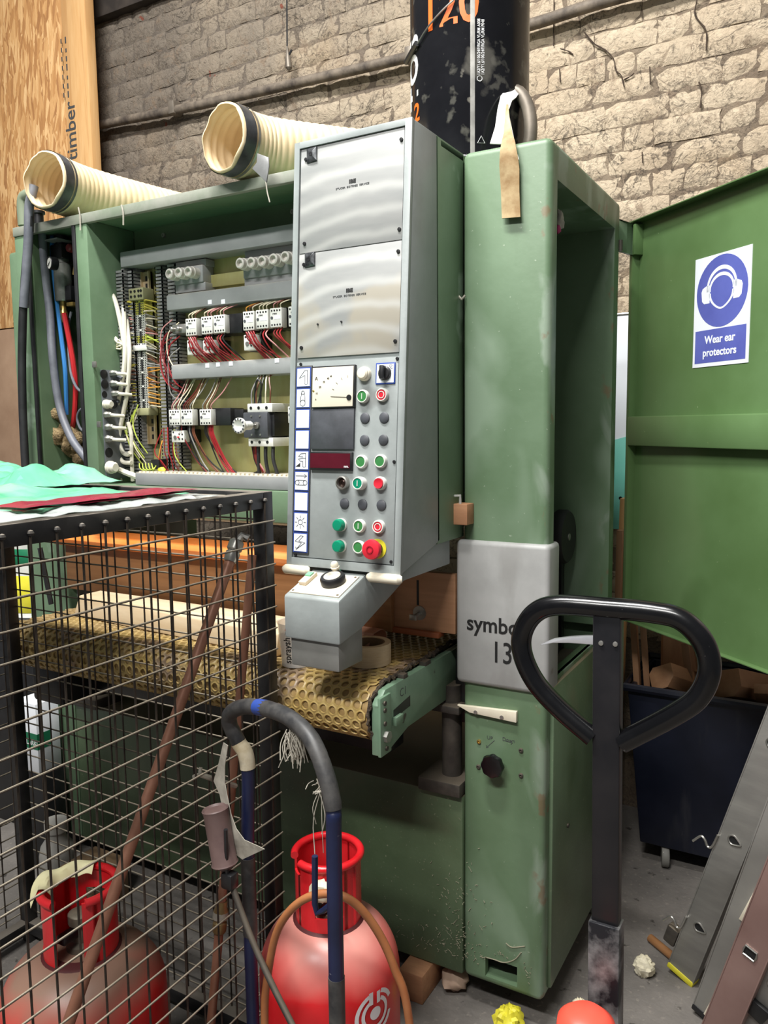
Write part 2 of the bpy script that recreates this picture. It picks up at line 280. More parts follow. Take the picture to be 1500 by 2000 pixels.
BRICK = brick_mat('cream_painted_brick', (196, 176, 150), (212, 194, 168))
MORTAR = brick_mat('painted_mortar_joint_shade', (118, 102, 86), (146, 130, 110))  # mortar colour darkened to carry the shadow line of the brick joints

# ------------------------------------------------------------------ mesh helpers
WM = {}
def put(o, parent=None, m=None):
    m = m or Matrix.Identity(4)
    COL.objects.link(o)
    if parent is not None:
        o.parent = parent; o.matrix_parent_inverse = WM[parent.name].inverted()
    o.matrix_basis = m; WM[o.name] = m.copy(); return o
def thing(name, label, cat, loc, group=None):
    o = bpy.data.objects.new(name, None); o.empty_display_size = .05
    put(o, None, Matrix.Translation(Vector(loc))); o['label'] = label; o['category'] = cat
    if group: o['group'] = group
    return o
def tag(o, label, cat, group=None):
    o['label'] = label; o['category'] = cat
    if group: o['group'] = group
    return o
def struct(o): o['kind'] = 'structure'; return o
class MB:
    def __init__(s): s.v = []; s.f = []
    def add(s, vs, fs):
        n = len(s.v); s.v += [tuple(v) for v in vs]; s.f += [tuple(i + n for i in f) for f in fs]; return s
    def box(s, x0, x1, y0, y1, z0, z1):
        if x0 > x1: x0, x1 = x1, x0
        if y0 > y1: y0, y1 = y1, y0
        if z0 > z1: z0, z1 = z1, z0
        return s.add([(x0, y0, z0), (x1, y0, z0), (x1, y1, z0), (x0, y1, z0), (x0, y0, z1), (x1, y0, z1), (x1, y1, z1), (x0, y1, z1)],
                     [(0, 3, 2, 1), (4, 5, 6, 7), (0, 1, 5, 4), (1, 2, 6, 5), (2, 3, 7, 6), (3, 0, 4, 7)])
    def hexa(s, a, b):      # two quads (4 points each, same order) joined
        return s.add(list(a) + list(b), [(3, 2, 1, 0), (4, 5, 6, 7), (0, 1, 5, 4), (1, 2, 6, 5), (2, 3, 7, 6), (3, 0, 4, 7)])
    def prism(s, pts, off):     # polygon (3d points) extruded by a vector
        n = len(pts); off = Vector(off); a = [Vector(p) for p in pts]
        return s.add(a + [p + off for p in a], [tuple(range(n - 1, -1, -1)), tuple(range(n, 2 * n))] + [(i, (i + 1) % n, n + (i + 1) % n, n + i) for i in range(n)])
    def tube(s, pts, r, n=8, cap=True, closed=False):
        pts = [Vector(p) for p in pts]; k = len(pts)
        rr = r if isinstance(r, (list, tuple)) else [r] * k
        T = []
        for i in range(k):
            if closed: t = pts[(i + 1) % k] - pts[i - 1]
            else: t = pts[min(i + 1, k - 1)] - pts[max(i - 1, 0)]
            T.append(t.normalized() if t.length > 1e-9 else Vector((0, 0, 1)))
        u = T[0].orthogonal().normalized(); vs = []; fs = []
        for i in range(k):
            u = (u - T[i] * u.dot(T[i])); u = u.normalized() if u.length > 1e-6 else T[i].orthogonal().normalized()
            w = T[i].cross(u)
            for j in range(n):
                a = 2 * math.pi * j / n; vs.append(pts[i] + (u * math.cos(a) + w * math.sin(a)) * rr[i])
        for i in range(k if closed else k - 1):
            i2 = (i + 1) % k
            for j in range(n):
                j2 = (j + 1) % n; fs.append((i * n + j, i * n + j2, i2 * n + j2, i2 * n + j))
        if cap and not closed: fs += [tuple(range(n - 1, -1, -1)), tuple(range((k - 1) * n, k * n))]
        return s.add(vs, fs)
    def lathe(s, prof, o, axis=(0, 0, 1), n=24, a0=0, a1=2 * math.pi):      # prof: (radius, distance along axis)
        o = Vector(o); ax = Vector(axis).normalized(); u = ax.orthogonal().normalized() if abs(ax.z) < .99 else Vector((1, 0, 0)); w = ax.cross(u)
        full = abs(a1 - a0 - 2 * math.pi) < 1e-6; m = n if full else n + 1; vs = []; fs = []
        for r, h in prof:
            for j in range(m):
                a = a0 + (a1 - a0) * j / n; vs.append(o + ax * h + (u * math.cos(a) + w * math.sin(a)) * r)
        for i in range(len(prof) - 1):
            for j in range(n):
                j2 = (j + 1) % m; fs.append((i * m + j, i * m + j2, (i + 1) * m + j2, (i + 1) * m + j))
        if full:
            if prof[0][0] > 1e-6: fs.append(tuple(range(m - 1, -1, -1)))
            if prof[-1][0] > 1e-6: fs.append(tuple(range((len(prof) - 1) * m, len(prof) * m)))
        return s.add(vs, fs)
    def cyl(s, a, b, r, n=16, r2=None):
        a = Vector(a); b = Vector(b); return s.lathe([(r, 0), (r if r2 is None else r2, (b - a).length)], a, b - a, n)
    def ball(s, c, r, n=12, sq=(1, 1, 1)):
        vs = []; fs = []; m = n // 2
        for i in range(m + 1):
            t = math.pi * i / m
            for j in range(n):
                p = 2 * math.pi * j / n; vs.append((c[0] + r * sq[0] * math.sin(t) * math.cos(p), c[1] + r * sq[1] * math.sin(t) * math.sin(p), c[2] + r * sq[2] * math.cos(t)))
        for i in range(m):
            for j in range(n): fs.append((i * n + j, (i + 1) * n + j, (i + 1) * n + (j + 1) % n, i * n + (j + 1) % n))
        return s.add(vs, fs)
    def grid(s, P, nu, nv):     # P(u,v) in 0..1
        vs = [P(i / nu, j / nv) for j in range(nv + 1) for i in range(nu + 1)]
        return s.add(vs, [(j * (nu + 1) + i, j * (nu + 1) + i + 1, (j + 1) * (nu + 1) + i + 1, (j + 1) * (nu + 1) + i) for j in range(nv) for i in range(nu)])
    def map(s, fn): s.v = [tuple(fn(Vector(v))) for v in s.v]; return s
    def mesh(s, name, mt, bevel=0, seg=2, ang=38, weld=True):
        me = bpy.data.meshes.new(name); me.from_pydata(s.v, [], s.f); bm = bmesh.new(); bm.from_mesh(me)
        if weld: bmesh.ops.remove_doubles(bm, verts=bm.verts, dist=1e-6)
        bmesh.ops.recalc_face_normals(bm, faces=bm.faces)
        if bevel:
            ed = [e for e in bm.edges if len(e.link_faces) == 2 and e.calc_face_angle(0) > math.radians(35)]
            bmesh.ops.bevel(bm, geom=ed, offset=bevel, segments=seg, affect='EDGES', profile=.5, clamp_overlap=True)
        bm.to_mesh(me); bm.free()
        for p in me.polygons: p.use_smooth = True
        me.set_sharp_from_angle(angle=math.radians(ang)); me.materials.append(mt); return me
    def build(s, name, mt, parent=None, bevel=0, seg=2, ang=38, m=None, weld=True):
        return put(bpy.data.objects.new(name, s.mesh(name, mt, bevel, seg, ang, weld)), parent, m)
def inst(name, me, parent, m): return put(bpy.data.objects.new(name, me), parent, m)
def rbox(name, mt, parent, x0, x1, y0, y1, z0, z1, bev=.003, seg=2): return MB().box(x0, x1, y0, y1, z0, z1).build(name, mt, parent, bev, seg)
def spline(pts, n=8):       # Catmull-Rom
    p = [Vector(q) for q in pts]; p = [p[0] * 2 - p[1]] + p + [p[-1] * 2 - p[-2]]; out = []
    for i in range(1, len(p) - 2):
        for k in range(n):
            t = k / n; a, b, c, d = p[i - 1], p[i], p[i + 1], p[i + 2]
            out.append(.5 * ((2 * b) + (c - a) * t + (2 * a - 5 * b + 4 * c - d) * t * t + (3 * b - a - 3 * c + d) * t ** 3))
    out.append(p[-2]); return out
def cable(name, mt, parent, pts, r, n=8, sub=7): return MB().tube(spline(pts, sub), r, n).build(name, mt, parent)
def cut(o, cutters):
    for c in cutters:
        co = bpy.data.objects.new('cutter', c.mesh('cutter', GREEN)); COL.objects.link(co)
        md = o.modifiers.new('b', 'BOOLEAN'); md.object = co; md.solver = 'EXACT'; md.operation = 'DIFFERENCE'
        bpy.context.view_layer.update()
        me = bpy.data.meshes.new_from_object(o.evaluated_get(bpy.context.evaluated_depsgraph_get()))
        o.modifiers.clear(); o.data = me; bpy.data.objects.remove(co)
    for p in o.data.polygons: p.use_smooth = True
    o.data.set_sharp_from_angle(angle=math.radians(38))
    return o
def textmb(s, size, fn, depth=.0006, align='LEFT', bold=0.0, xs=1.0):      # lettering mapped through fn(u, v, d)
    cu = bpy.data.curves.new('t', 'FONT'); cu.body = s; cu.size = size; cu.align_x = align; cu.extrude = depth / 2; cu.offset = bold; cu.resolution_u = 3
    o = bpy.data.objects.new('t', cu); COL.objects.link(o); bpy.context.view_layer.update()
    me = bpy.data.meshes.new_from_object(o.evaluated_get(bpy.context.evaluated_depsgraph_get()))
    b = MB(); b.add([fn(v.co.x * xs, v.co.y, v.co.z + depth / 2) for v in me.vertices], [tuple(p.vertices) for p in me.polygons])
    bpy.data.objects.remove(o); bpy.data.meshes.remove(me); return b
def crumple(c, r, seed, amp=.35, sq=(1, 1, 1), n=14, fr=2.2):
    b = MB().ball((0, 0, 0), 1, n)
    def f(v):
        k = 1 + amp * noise.noise(v * fr + Vector((seed, seed * 2.1, 0))) + amp * .5 * noise.noise(v * fr * 2.6 + Vector((seed, 3, 1)))
        return Vector((c[0] + v.x * k * r * sq[0], c[1] + v.y * k * r * sq[1], c[2] + v.z * k * r * sq[2]))
    return b.map(f)
# EOF_PART1

# ------------------------------------------------------------------ the setting
fl = struct(rbox('floor', CONC, None, -5.5, 2.5, -2.0, 3.4, -.12, 0, 0))
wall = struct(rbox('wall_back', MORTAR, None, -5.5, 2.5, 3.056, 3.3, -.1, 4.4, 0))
def brick_mesh(L, H, seed):
    b = MB(); nx, nz = (6 if L > .16 else 4), 4; q = random.Random(seed)
    def P(u, v):
        x = (u - .5) * L; z = (v - .5) * H; e = min(u, 1 - u) * L; f = min(v, 1 - v) * H
        x += q.uniform(-.0035, .0035) if 0 < u < 1 else q.uniform(-.004, .003) * (1 if u > .5 else -1)
        z += q.uniform(-.003, .003)
        return (x, (.007 if min(e, f) < 1e-6 else 0) + q.uniform(-.0035, .003), z)
    b.grid(P, nx, nz); V = b.v[:]; ring = [i for i in range(nx + 1)] + [j * (nx + 1) + nx for j in range(1, nz + 1)] + [nz * (nx + 1) + i for i in range(nx - 1, -1, -1)] + [j * (nx + 1) for j in range(nz - 1, 0, -1)]
    n = len(b.v); b.v += [(V[i][0], .03, V[i][2]) for i in ring]; k = len(ring)
    b.f += [(ring[a], ring[(a + 1) % k], n + (a + 1) % k, n + a) for a in range(k)]
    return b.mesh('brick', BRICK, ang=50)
BST = [brick_mesh(.220, .082, i) for i in range(9)]; BHD = [brick_mesh(.106, .082, 40 + i) for i in range(6)]
line = [(-400, 330), (60, 330), (180, 320), (340, 372), (400, 330), (700, 250), (812, 236), (900, 296), (1075, 268), (1213, 412), (1245, 442), (1500, 346), (1700, 280)]
def skyline(x):
    for (a, b), (c, d) in zip(line, line[1:]):
        if a <= x <= c: return b + (d - b) * (x - a) / (c - a)
    return 0
bricks = []; rest = []
for row in range(8, 50):
    z = row * .086 + .03; x = -4.0 + (row % 2) * .06
    while x < 2.3:
        Ls = .218 if R.random() < .72 else .104
        c = (x + Ls / 2, 3.05, z); ok = False
        for dx in (-Ls / 2, Ls / 2):
            for dz in (-.04, .04):
                q = proj((c[0] + dx, 3.05, z + dz))
                if -10 < q[1] < skyline(q[0]) + 14 and 165 < q[0] < 1530: ok = not (820 < q[0] < 1015 and q[1] < 270) or ok
                if 1205 < q[0] < 1245 and 470 < q[1] < 640: ok = True
        (bricks if ok else rest).append((c, Ls))
        x += Ls + .0045
bricks.sort(key=lambda t: proj(t[0])[2])
for c, Ls in bricks[:300]:
    me = R.choice(BST if Ls > .2 else BHD)
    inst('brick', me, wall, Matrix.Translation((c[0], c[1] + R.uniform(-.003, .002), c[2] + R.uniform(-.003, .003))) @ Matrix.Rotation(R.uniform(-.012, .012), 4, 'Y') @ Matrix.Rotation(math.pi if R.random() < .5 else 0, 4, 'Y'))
b = MB()
for c, Ls in bricks[300:] + rest:
    q = (BST if Ls > .2 else BHD)[int(abs(c[0] * 37 + c[2] * 91)) % 6]; o = Vector(c) + Vector((0, R.uniform(-.003, .002), 0))
    b.add([v.co + o for v in q.vertices], [tuple(f.vertices) for f in q.polygons])
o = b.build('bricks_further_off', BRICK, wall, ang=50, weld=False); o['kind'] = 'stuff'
# timber partition at the left end: strand board on a stud, brown ply below
part = struct(rbox('wall_left', TIMBER, None, -4.6, -3.42, 2.90, 2.96, 0, 4.3, .002))
a = px(122, 100, Y=2.845).x; c = px(170, 100, Y=2.845).x
rbox('strand_board', OSB, part, -4.6, a, 2.86, 2.90, px(20, 640, Y=2.86).z, 4.3, .001)
rbox('plywood_sheet', PLYB, part, -4.6, px(120, 800, Y=2.86).x, 2.865, 2.90, 0.3, px(20, 642, Y=2.86).z, .001)
rbox('timber_stud', TIMBER, part, a + .004, c, 2.845, 2.90, 0, 4.3, .003)
sp0 = px(146, 292, Y=2.8445)
textmb('timber', .105, lambda u, v, d: (sp0.x - v + .015, 2.8445 - d, sp0.z - .05 + u), bold=.001).build('stamped_lettering', FADED, part)
for k in range(7):
    z = px(135, 190 - k * 18, Y=2.8445).z
    MB().box(sp0.x - .030, sp0.x - .022, 2.8436, 2.845, z, z + .030 - .006 * (k % 3)).box(sp0.x - .062, sp0.x - .055, 2.8436, 2.845, z + .006, z + .028).build('stamped_mark', FADED, part)

q0, q1 = px(165, 44, Y=3.03), px(300, 0, Y=3.03)
t = struct(rbox('trim_1', mat('sooty_ledge', (44, 38, 34), (66, 58, 52), scale=9, rough=.9), None, -5.0, q1.x + .25, 3.0, 3.06, (q0.z + q1.z) / 2 - .012, (q0.z + q1.z) / 2 + .22, .006))
CRK = mat('dark_crack', (58, 46, 38), (80, 66, 54), scale=40, rough=.95)
for pts in ([(1140, 62), (1160, 85), (1182, 98), (1198, 115), (1203, 138), (1213, 147), (1219, 170)], [(1219, 156), (1233, 148), (1238, 143)], [(1361, 0), (1358, 30), (1379, 60), (1379, 98)], [(1365, 160), (1370, 180), (1368, 210)], [(1094, 95), (1110, 100), (1119, 106)], [(1269, 130), (1270, 165)], [(1254, 297), (1255, 318)], [(1082, 0), (1081, 90)], [(1093, 135), (1094, 160)]):
    Q = [px(x, y, Y=3.043) for x, y in pts]; MB().tube(spline(Q, 4) if len(Q) > 2 else Q, [R.uniform(.0012, .0036) for _ in range(4 * (len(Q) - 1) + 1)] if len(Q) > 2 else .0022, 5).build('wall_crack', CRK, wall)
# conduit and hanging cord on the brick wall
cp = [px(x, y, Y=3.02) for x, y in ((150, 252), (340, 216), (490, 185), (800, 117), (1031, 57), (1240, -8))]
cp = [Vector((-4.6, 3.005, 3.06))] + [Vector((p.x, 3.005, 3.0 + (p.z - 3.0) * .8)) for p in cp] + [Vector((.6, 3.005, 2.99)), Vector((2.3, 3.005, 2.98))]
t = thing('conduit_pipe', 'dirty painted conduit pipe running along the brick wall', 'pipe', cp[0])
MB().tube(spline(cp, 6), .021, 10).build('pipe', mat('dirty_conduit', (128, 116, 102), (70, 62, 56), scale=16, amt=.5, rough=.7), t)
for q in (px(345, 214, Y=3.02), px(806, 112, Y=3.02)): MB().box(q.x - .018, q.x + .018, 2.98, 3.042, q.z - .03, q.z + .03).build('pipe_clip', RIBG, t, .004)
q0 = px(560, -30, Y=2.98); q1 = px(561, 105, Y=2.98); q2 = px(564, 140, Y=2.98)
t = thing('hanging_cord', 'thin dark cord with a small weight hanging before the brick wall', 'cord', q2)
MB().tube([q0, q1], .0035, 6).build('cord', BLKC, t); MB().lathe([(.004, 0), (.008, .03), (.013, .05), (.015, .09), (.006, .1)], q1 + Vector((0, 0, .03)), (q2 - q1)).build('pull_weight', RIBG, t)
MB().tube([px(570, 97, Y=2.98), px(562, 112, Y=2.98)], .005, 6).build('knot', BLKC, t)

# ------------------------------------------------------------------ the sanding machine
SM = thing('belt_sander', 'large green and grey wide belt sanding machine with open electrical cabinet', 'machine', (-1.5, 1.756, 0))
XR, XL, YF, YB, ZT = -.572, -.785, 1.756, 2.39, 2.125
col = MB().box(XL, XR, YF, YB, .08, ZT).build('right_column', COLG, SM, .016, 3)
foot = [px(948, 1868, Y=YF), px(948, 1906, Y=YF)]; foot[1].x = px(1010, 1900, Y=YF).x
cut(col, [MB().box(XL + .02, XR + .1, 1.80, 2.325, .885, 2.042), MB().box(XL + .02, XR - .012, 1.775, 2.36, .1, .90),
          MB().box(foot[0].x, foot[1].x, YF - .1, YF + .1, foot[1].z, foot[0].z)])
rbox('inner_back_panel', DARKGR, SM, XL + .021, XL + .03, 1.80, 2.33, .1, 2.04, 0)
MB().box(XL + .03, XR - .012, 1.80, 2.33, .80, .815).build('inner_shelf', DSTEEL, SM, .002)
lp = rbox('lower_side_panel', GREENB, SM, XR - .004, XR + .01, 1.79, 2.365, .10, .876, .005)
MB().box(XR - .03, XR - .002, 1.80, 2.33, .865, .885).build('panel_flange', GREENIN, SM, .002)
q = px(1108, 1612, X=XR + .01); MB().cyl(q, q + Vector((.004, 0, 0)), .006, 10).build('panel_rivet', DSTEEL, lp)
gp = MB().box(XL - .014, XR + .008, YF - .012, 1.83, .865, 1.222).build('grey_cover_plate', GREYP, SM, .012, 3)
def ontoY(Y):
    return lambda o: (lambda u, v, d: (o.x + u, Y - d, o.z + v))
o = px(911, 1229, Y=YF - .0125); textmb('symbol', .054, ontoY(YF - .0122)(o), bold=.0009, xs=.95).build('model_lettering', INK, gp)
o = px(958, 1292, Y=YF - .0125); textmb('130', .074, ontoY(YF - .0122)(o), bold=.0004, xs=.78).build('model_number', INK, gp)
def Yp(pts, Y): return [px(x, y, Y=Y) for x, y in pts]
ptr = MB().prism(Yp([(892, 1377), (1008, 1391), (1008, 1412), (917, 1392)], YF - .012), (0, .012, 0)).build('height_pointer', CREAMP, SM, .001)
for x, y in ((929, 1391), (980, 1401)): q = px(x, y, Y=YF - .012); MB().cyl(q, q - Vector((0, .002, 0)), .005, 12).build('pointer_screw', STEEL, ptr)
q = px(970, 1488, Y=YF); kn = MB().lathe([(.012, 0), (.012, .02), (.02, .02)], q, (0, -1, 0), 20).build('knob_stem', BLACKP, SM)
b = MB(); n = 48
prof = [(.020, .018, .0), (.0275, .021, 1), (.0285, .030, 1), (.026, .036, .8), (.016, .037, 0), (.0, .036, 0)]
for r, h, l in prof:
    for j in range(n):
        an = 2 * math.pi * j / n; rr = r * (1 + .045 * l * math.cos(8 * an)); b.v.append((q.x + rr * math.cos(an), q.y - h, q.z + rr * math.sin(an)))
b.f += [(i * n + j, i * n + (j + 1) % n, (i + 1) * n + (j + 1) % n, (i + 1) * n + j) for i in range(len(prof) - 1) for j in range(n)]
b.build('lobed_knob', mat('black_bakelite', (14, 14, 16), rough=.22), kn)
for x, y in ((936, 1448), (1018, 1465), (935, 1497), (1018, 1514)):
    q = px(x, y, Y=YF); MB().lathe([(.0055, 0), (.0055, .004), (.003, .005), (.0028, .002), (0, .002)], q, (0, -1, 0), 12).build('socket_screw', BRASS if y < 1450 else DSTEEL, SM)
for s_, x, y in (('UP', 951, 1443), ('Down', 981, 1446)):
    o = px(x, y, Y=YF); textmb(s_, .013, ontoY(YF - .0002)(o), bold=-.0001).build('marker_writing', FADED, SM)
def stroke(pts, r=.0008, Y=YF): return MB().tube([px(x, y, Y=Y) for x, y in pts], r, 4)
stroke([(966, 1446), (950, 1460), (951, 1455), (950, 1460), (954, 1459)]).build('marker_arrow', FADED, SM)
stroke([(987, 1447), (1001, 1451), (997, 1448), (1001, 1451), (998, 1454)]).build('marker_arrow', FADED, SM)
# side opening: pulley, bracket
q = px(1098, 1048, X=-.68)
pu = MB().lathe([(.05, -.02), (.072, -.02), (.078, -.012), (.078, .012), (.072, .02), (.052, .02)], q, (1, 0, 0), 28).build('drive_pulley', RUBBER, SM)
MB().lathe([(.052, -.01), (.052, .012), (.048, .016), (.012, .010), (.01, .022), (0, .022)], q, (1, 0, 0), 28).build('pulley_disc', STEEL, pu)
MB().box(-.74, -.70, q.y + .07, q.y + .095, .82, 1.16).box(-.72, -.70, q.y - .02, q.y + .05, .815, .90).build('pulley_bracket', BLACKM, SM, .003)
for (x, y, r) in ((1135, 890, .003), (1132, 1035, .004)): q = px(x, y, X=XL + .03); MB().cyl(q, q + Vector((.002, 0, 0)), r, 10).build('panel_hole_plug', POST2 if y < 1000 else BLACKP, SM)
crumple(px(1093, 430, X=-.6), .02, 3, sq=(.5, .7, 1.1)).build('stuffed_rag', FABRIC, SM); crumple(px(1090, 448, X=-.6), .012, 5, sq=(.5, .8, .8)).build('pink_tie', mat('pink_cloth', (180, 60, 110), rough=.8), SM)

# base and left column
MB().box(-2.235, XL, YF, YB, .08, .565).build('base_frame', GREENB, SM, .008, 2)
MB().box(-2.445, -2.235, YF, YB, .08, 2.09).build('left_column', GREEN, SM, .012, 2)
rbox('grey_inner_plate', GREYP, SM, -2.236, -2.228, 1.79, 2.3, .93, 1.26, .001)
for x in (-.9, -1.9): pass
# upper housing behind the cabinet
MB().box(-2.235, -.787, 1.90, 2.385, 1.24, 2.10).build('upper_housing', GREENIN, SM, .004)
YC = 1.65; CB = 1.832
cabtop = MB().box(-2.262, -.79, YC, 2.39, 2.108, 2.126).build('cabinet_roof', GREEN, SM, .003)
MB().box(-2.262, -1.09, YC - .004, YC + .012, 2.096, 2.124).build('roof_front_trim', mat('dusty_bare_edge', (150, 150, 140), (120, 130, 112), scale=10, rough=.6), SM, .002)
rbox('left_frame_post', GREEN, SM, -2.262, -2.215, YC, 1.80, 1.25, 2.108, .004)
rbox('left_seal_strip', BLKC, SM, -2.214, -2.204, YC + .002, YC + .012, 1.25, 2.1, .002)
dv = rbox('cabinet_divider', GREEN, SM, -1.982, -1.932, YC, CB, 1.25, 2.108, .004)
rbox('door_seal', BLKC, SM, -1.996, -1.983, YC - .002, YC + .02, 1.25, 2.1, .002)
rbox('cabinet_sill', GREEN, SM, -1.932, -.80, YC + .01, CB, 1.247, 1.332, .004)
rbox('cabinet_back_wall', GREENIN, SM, -1.932, -.80, CB, 1.86, 1.33, 2.108, 0)
mp = rbox('mounting_plate', ZINC, SM, -1.90, -.82, CB - .008, CB, 1.34, 2.045, 0)
rbox('cabinet_end_wall', GREEN, SM, -.812, -.79, 1.627, YF + .02, 1.226, 2.128, .003)
for x, y in ((321, 460), (247, 474), (573, 414)): q = px(x, y, Y=CB); MB().lathe([(.007, 0), (.007, .006), (.0035, .006), (.003, .003), (0, .003)], q, (0, -1, 0), 8).build('wall_nut', STEEL, SM)
for x, y in ((186, 712), (195, 829)): q = px(x, y, Y=YC); MB().box(q.x - .008, q.x + .008, YC - .006, YC, q.z - .009, q.z + .009).build('door_catch_nut', STEEL, dv, .002)
# air compartment
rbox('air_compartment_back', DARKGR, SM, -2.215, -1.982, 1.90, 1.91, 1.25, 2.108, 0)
rbox('air_compartment_side', GREENIN, SM, -2.215, -2.205, YC + .02, 1.90, 1.25, 2.108, 0)
rbox('air_compartment_floor', GREENIN, SM, -2.215, -1.982, YC + .02, 1.90, 1.25, 1.27, 0)
rbox('valve_plate', GREY, SM, -2.13, -2.0, 1.885, 1.90, 1.62, 1.80, .002)

b = MB()
for k in range(210):
    u = R.random(); x = -.80 + R.gauss(0, .045) if u < .6 else R.uniform(-.98, -.60); z = .12 + abs(R.gauss(0, .13)) if u < .6 else .12 + R.uniform(0, .07)
    if foot[0].x - .01 < x < foot[1].x + .01 and z < foot[0].z: continue
    o = Vector((x, YF - .0015, z)); d = Vector((R.uniform(-1, 1), R.uniform(-.2, 0), R.uniform(-1, 1))) * R.uniform(.002, .007)
    b.tube([o, o + d, o + d * 1.6 + Vector((R.uniform(-.003, .003), -.001, R.uniform(-.003, .003)))], R.uniform(.0004, .0009), 4)
o = b.build('sawdust_fluff', mat('pale_fluff', (150, 146, 124), rough=.9), SM, weld=False); o['kind'] = 'stuff'
MB().tube(spline([px(x, y, Y=YF - .003) for x, y in ((950, 1870), (965, 1874), (985, 1880), (1005, 1874), (1018, 1860))], 4), .0014, 5).tube(spline([px(x, y, Y=YF - .003) for x, y in ((988, 1842), (1000, 1850), (1025, 1848))], 4), .0014, 5).build('cobweb_strands', mat('pale_fluff', (150, 146, 124)), SM)['kind'] = 'stuff'

# ------------------------------------------------------------------ control box with slanted face
C0 = Vector((-1.087, 1.454, 1.185)); C1 = Vector((-1.087, 1.524, 2.129))
VV = (C1 - C0).normalized(); NN = Vector((0, -VV.z, VV.y))       # face normal, towards the camera
HT = (C1 - C0).length; WD = .297
def cp3(u, v, d=0): return C0 + Vector((u, 0, 0)) + VV * v + NN * d
def cuv(x, y):
    p = pln(x, y, C0, NN); return p.x - C0.x, (p - C0).dot(VV)
def cbox(b, u0, u1, v0, v1, d0, d1):
    return b.hexa([cp3(u0, v0, d0), cp3(u1, v0, d0), cp3(u1, v1, d0), cp3(u0, v1, d0)], [cp3(u0, v0, d1), cp3(u1, v0, d1), cp3(u1, v1, d1), cp3(u0, v1, d1)])
CBX = MB().prism([(-1.087, 1.454, 1.185), (-1.087, 1.524, 2.129), (-1.087, 1.640, 2.129), (-1.087, 1.640, 1.232)], (.297, 0, 0)).build('control_box', GREY, SM, .004, 2)
fr = MB()
for a in ((0, .014, 0, HT), (WD - .016, WD, 0, HT), (.014, WD - .016, HT - .014, HT), (.014, WD - .016, 0, .018)): cbox(fr, *a, -.002, .007)
fr.build('front_rim', GREY, CBX, .002)
_, vA = cuv(690, 483); _, vB = cuv(684, 694); _, vC = cuv(684, 703)
for k, (v0, v1) in enumerate(((vA + .001, HT - .016), (vB, vA - .001))):
    cover = cbox(MB(), .016, WD - .019, v0, v1, .0005, .0035).build('aluminium_cover', ALUP, CBX, .0006)
    lx, ly = ((612, 304), (608, 508))[k]; u, v = cuv(lx, ly)
    b = MB(); cbox(b, u - .0135, u + .0135, v - .0155, v + .0155, .003, .006); b.hexa([cp3(u - .0135, v - .0155, .006), cp3(u + .0135, v - .0155, .006), cp3(u + .0135, v + .0155, .006), cp3(u - .0135, v + .0155, .006)], [cp3(u - .006, v - .007, .011), cp3(u + .006, v - .007, .011), cp3(u + .006, v + .007, .011), cp3(u - .006, v + .007, .011)])
    b.build('quarter_turn_latch', mat('dark_zinc_casting', (62, 64, 66), (110, 112, 114), scale=60, rough=.3, metal=.6), CBX, .0012)
    MB().lathe([(.0045, .0105), (.0045, .0115), (.002, .0115), (.002, .009), (0, .009)], cp3(u, v), NN, 12).build('latch_socket', BLACKP, CBX)
    for sx, sy in (((600, 313), (786, 274), (782, 449), (597, 477)), ((596, 518), (780, 492), (774, 667), (591, 680), (623, 634), (669, 629)))[k]:
        u, v = cuv(sx, sy); MB().lathe([(.0042 if sy not in (634, 629) else .002, 0), (.004 if sy not in (634, 629) else .002, .0035), (0, .004)], cp3(u, v, .003), NN, 10).build('cover_screw', BLACKP, CBX)
    u, v = cuv(*((690, 358), (684, 571))[k])
    textmb('IBE', .011, lambda a, c, d: cp3(u + a, v + c, .0036 + d), align='CENTER', bold=.0005, xs=1.2).build('logo_lettering', INK, CBX)
    textmb('STUCER  BOTERES  SERVICE', .0055, lambda a, c, d: cp3(u + a, v - .009 + c, .0036 + d), align='CENTER', xs=1.25).build('small_lettering', FADED, CBX)
lowp = cbox(MB(), .016, WD - .019, .02, vC, .0005, .004).build('instrument_panel', GREY, CBX, .0006)
for sx, sy in ((590, 712), (778, 701), (585, 899), (772, 902), (580, 1083), (766, 1097)): u, v = cuv(sx, sy); MB().lathe([(.0036, 0), (.0034, .003), (0, .0034)], cp3(u, v, .0036), NN, 10).build('panel_screw', BLACKP, CBX)
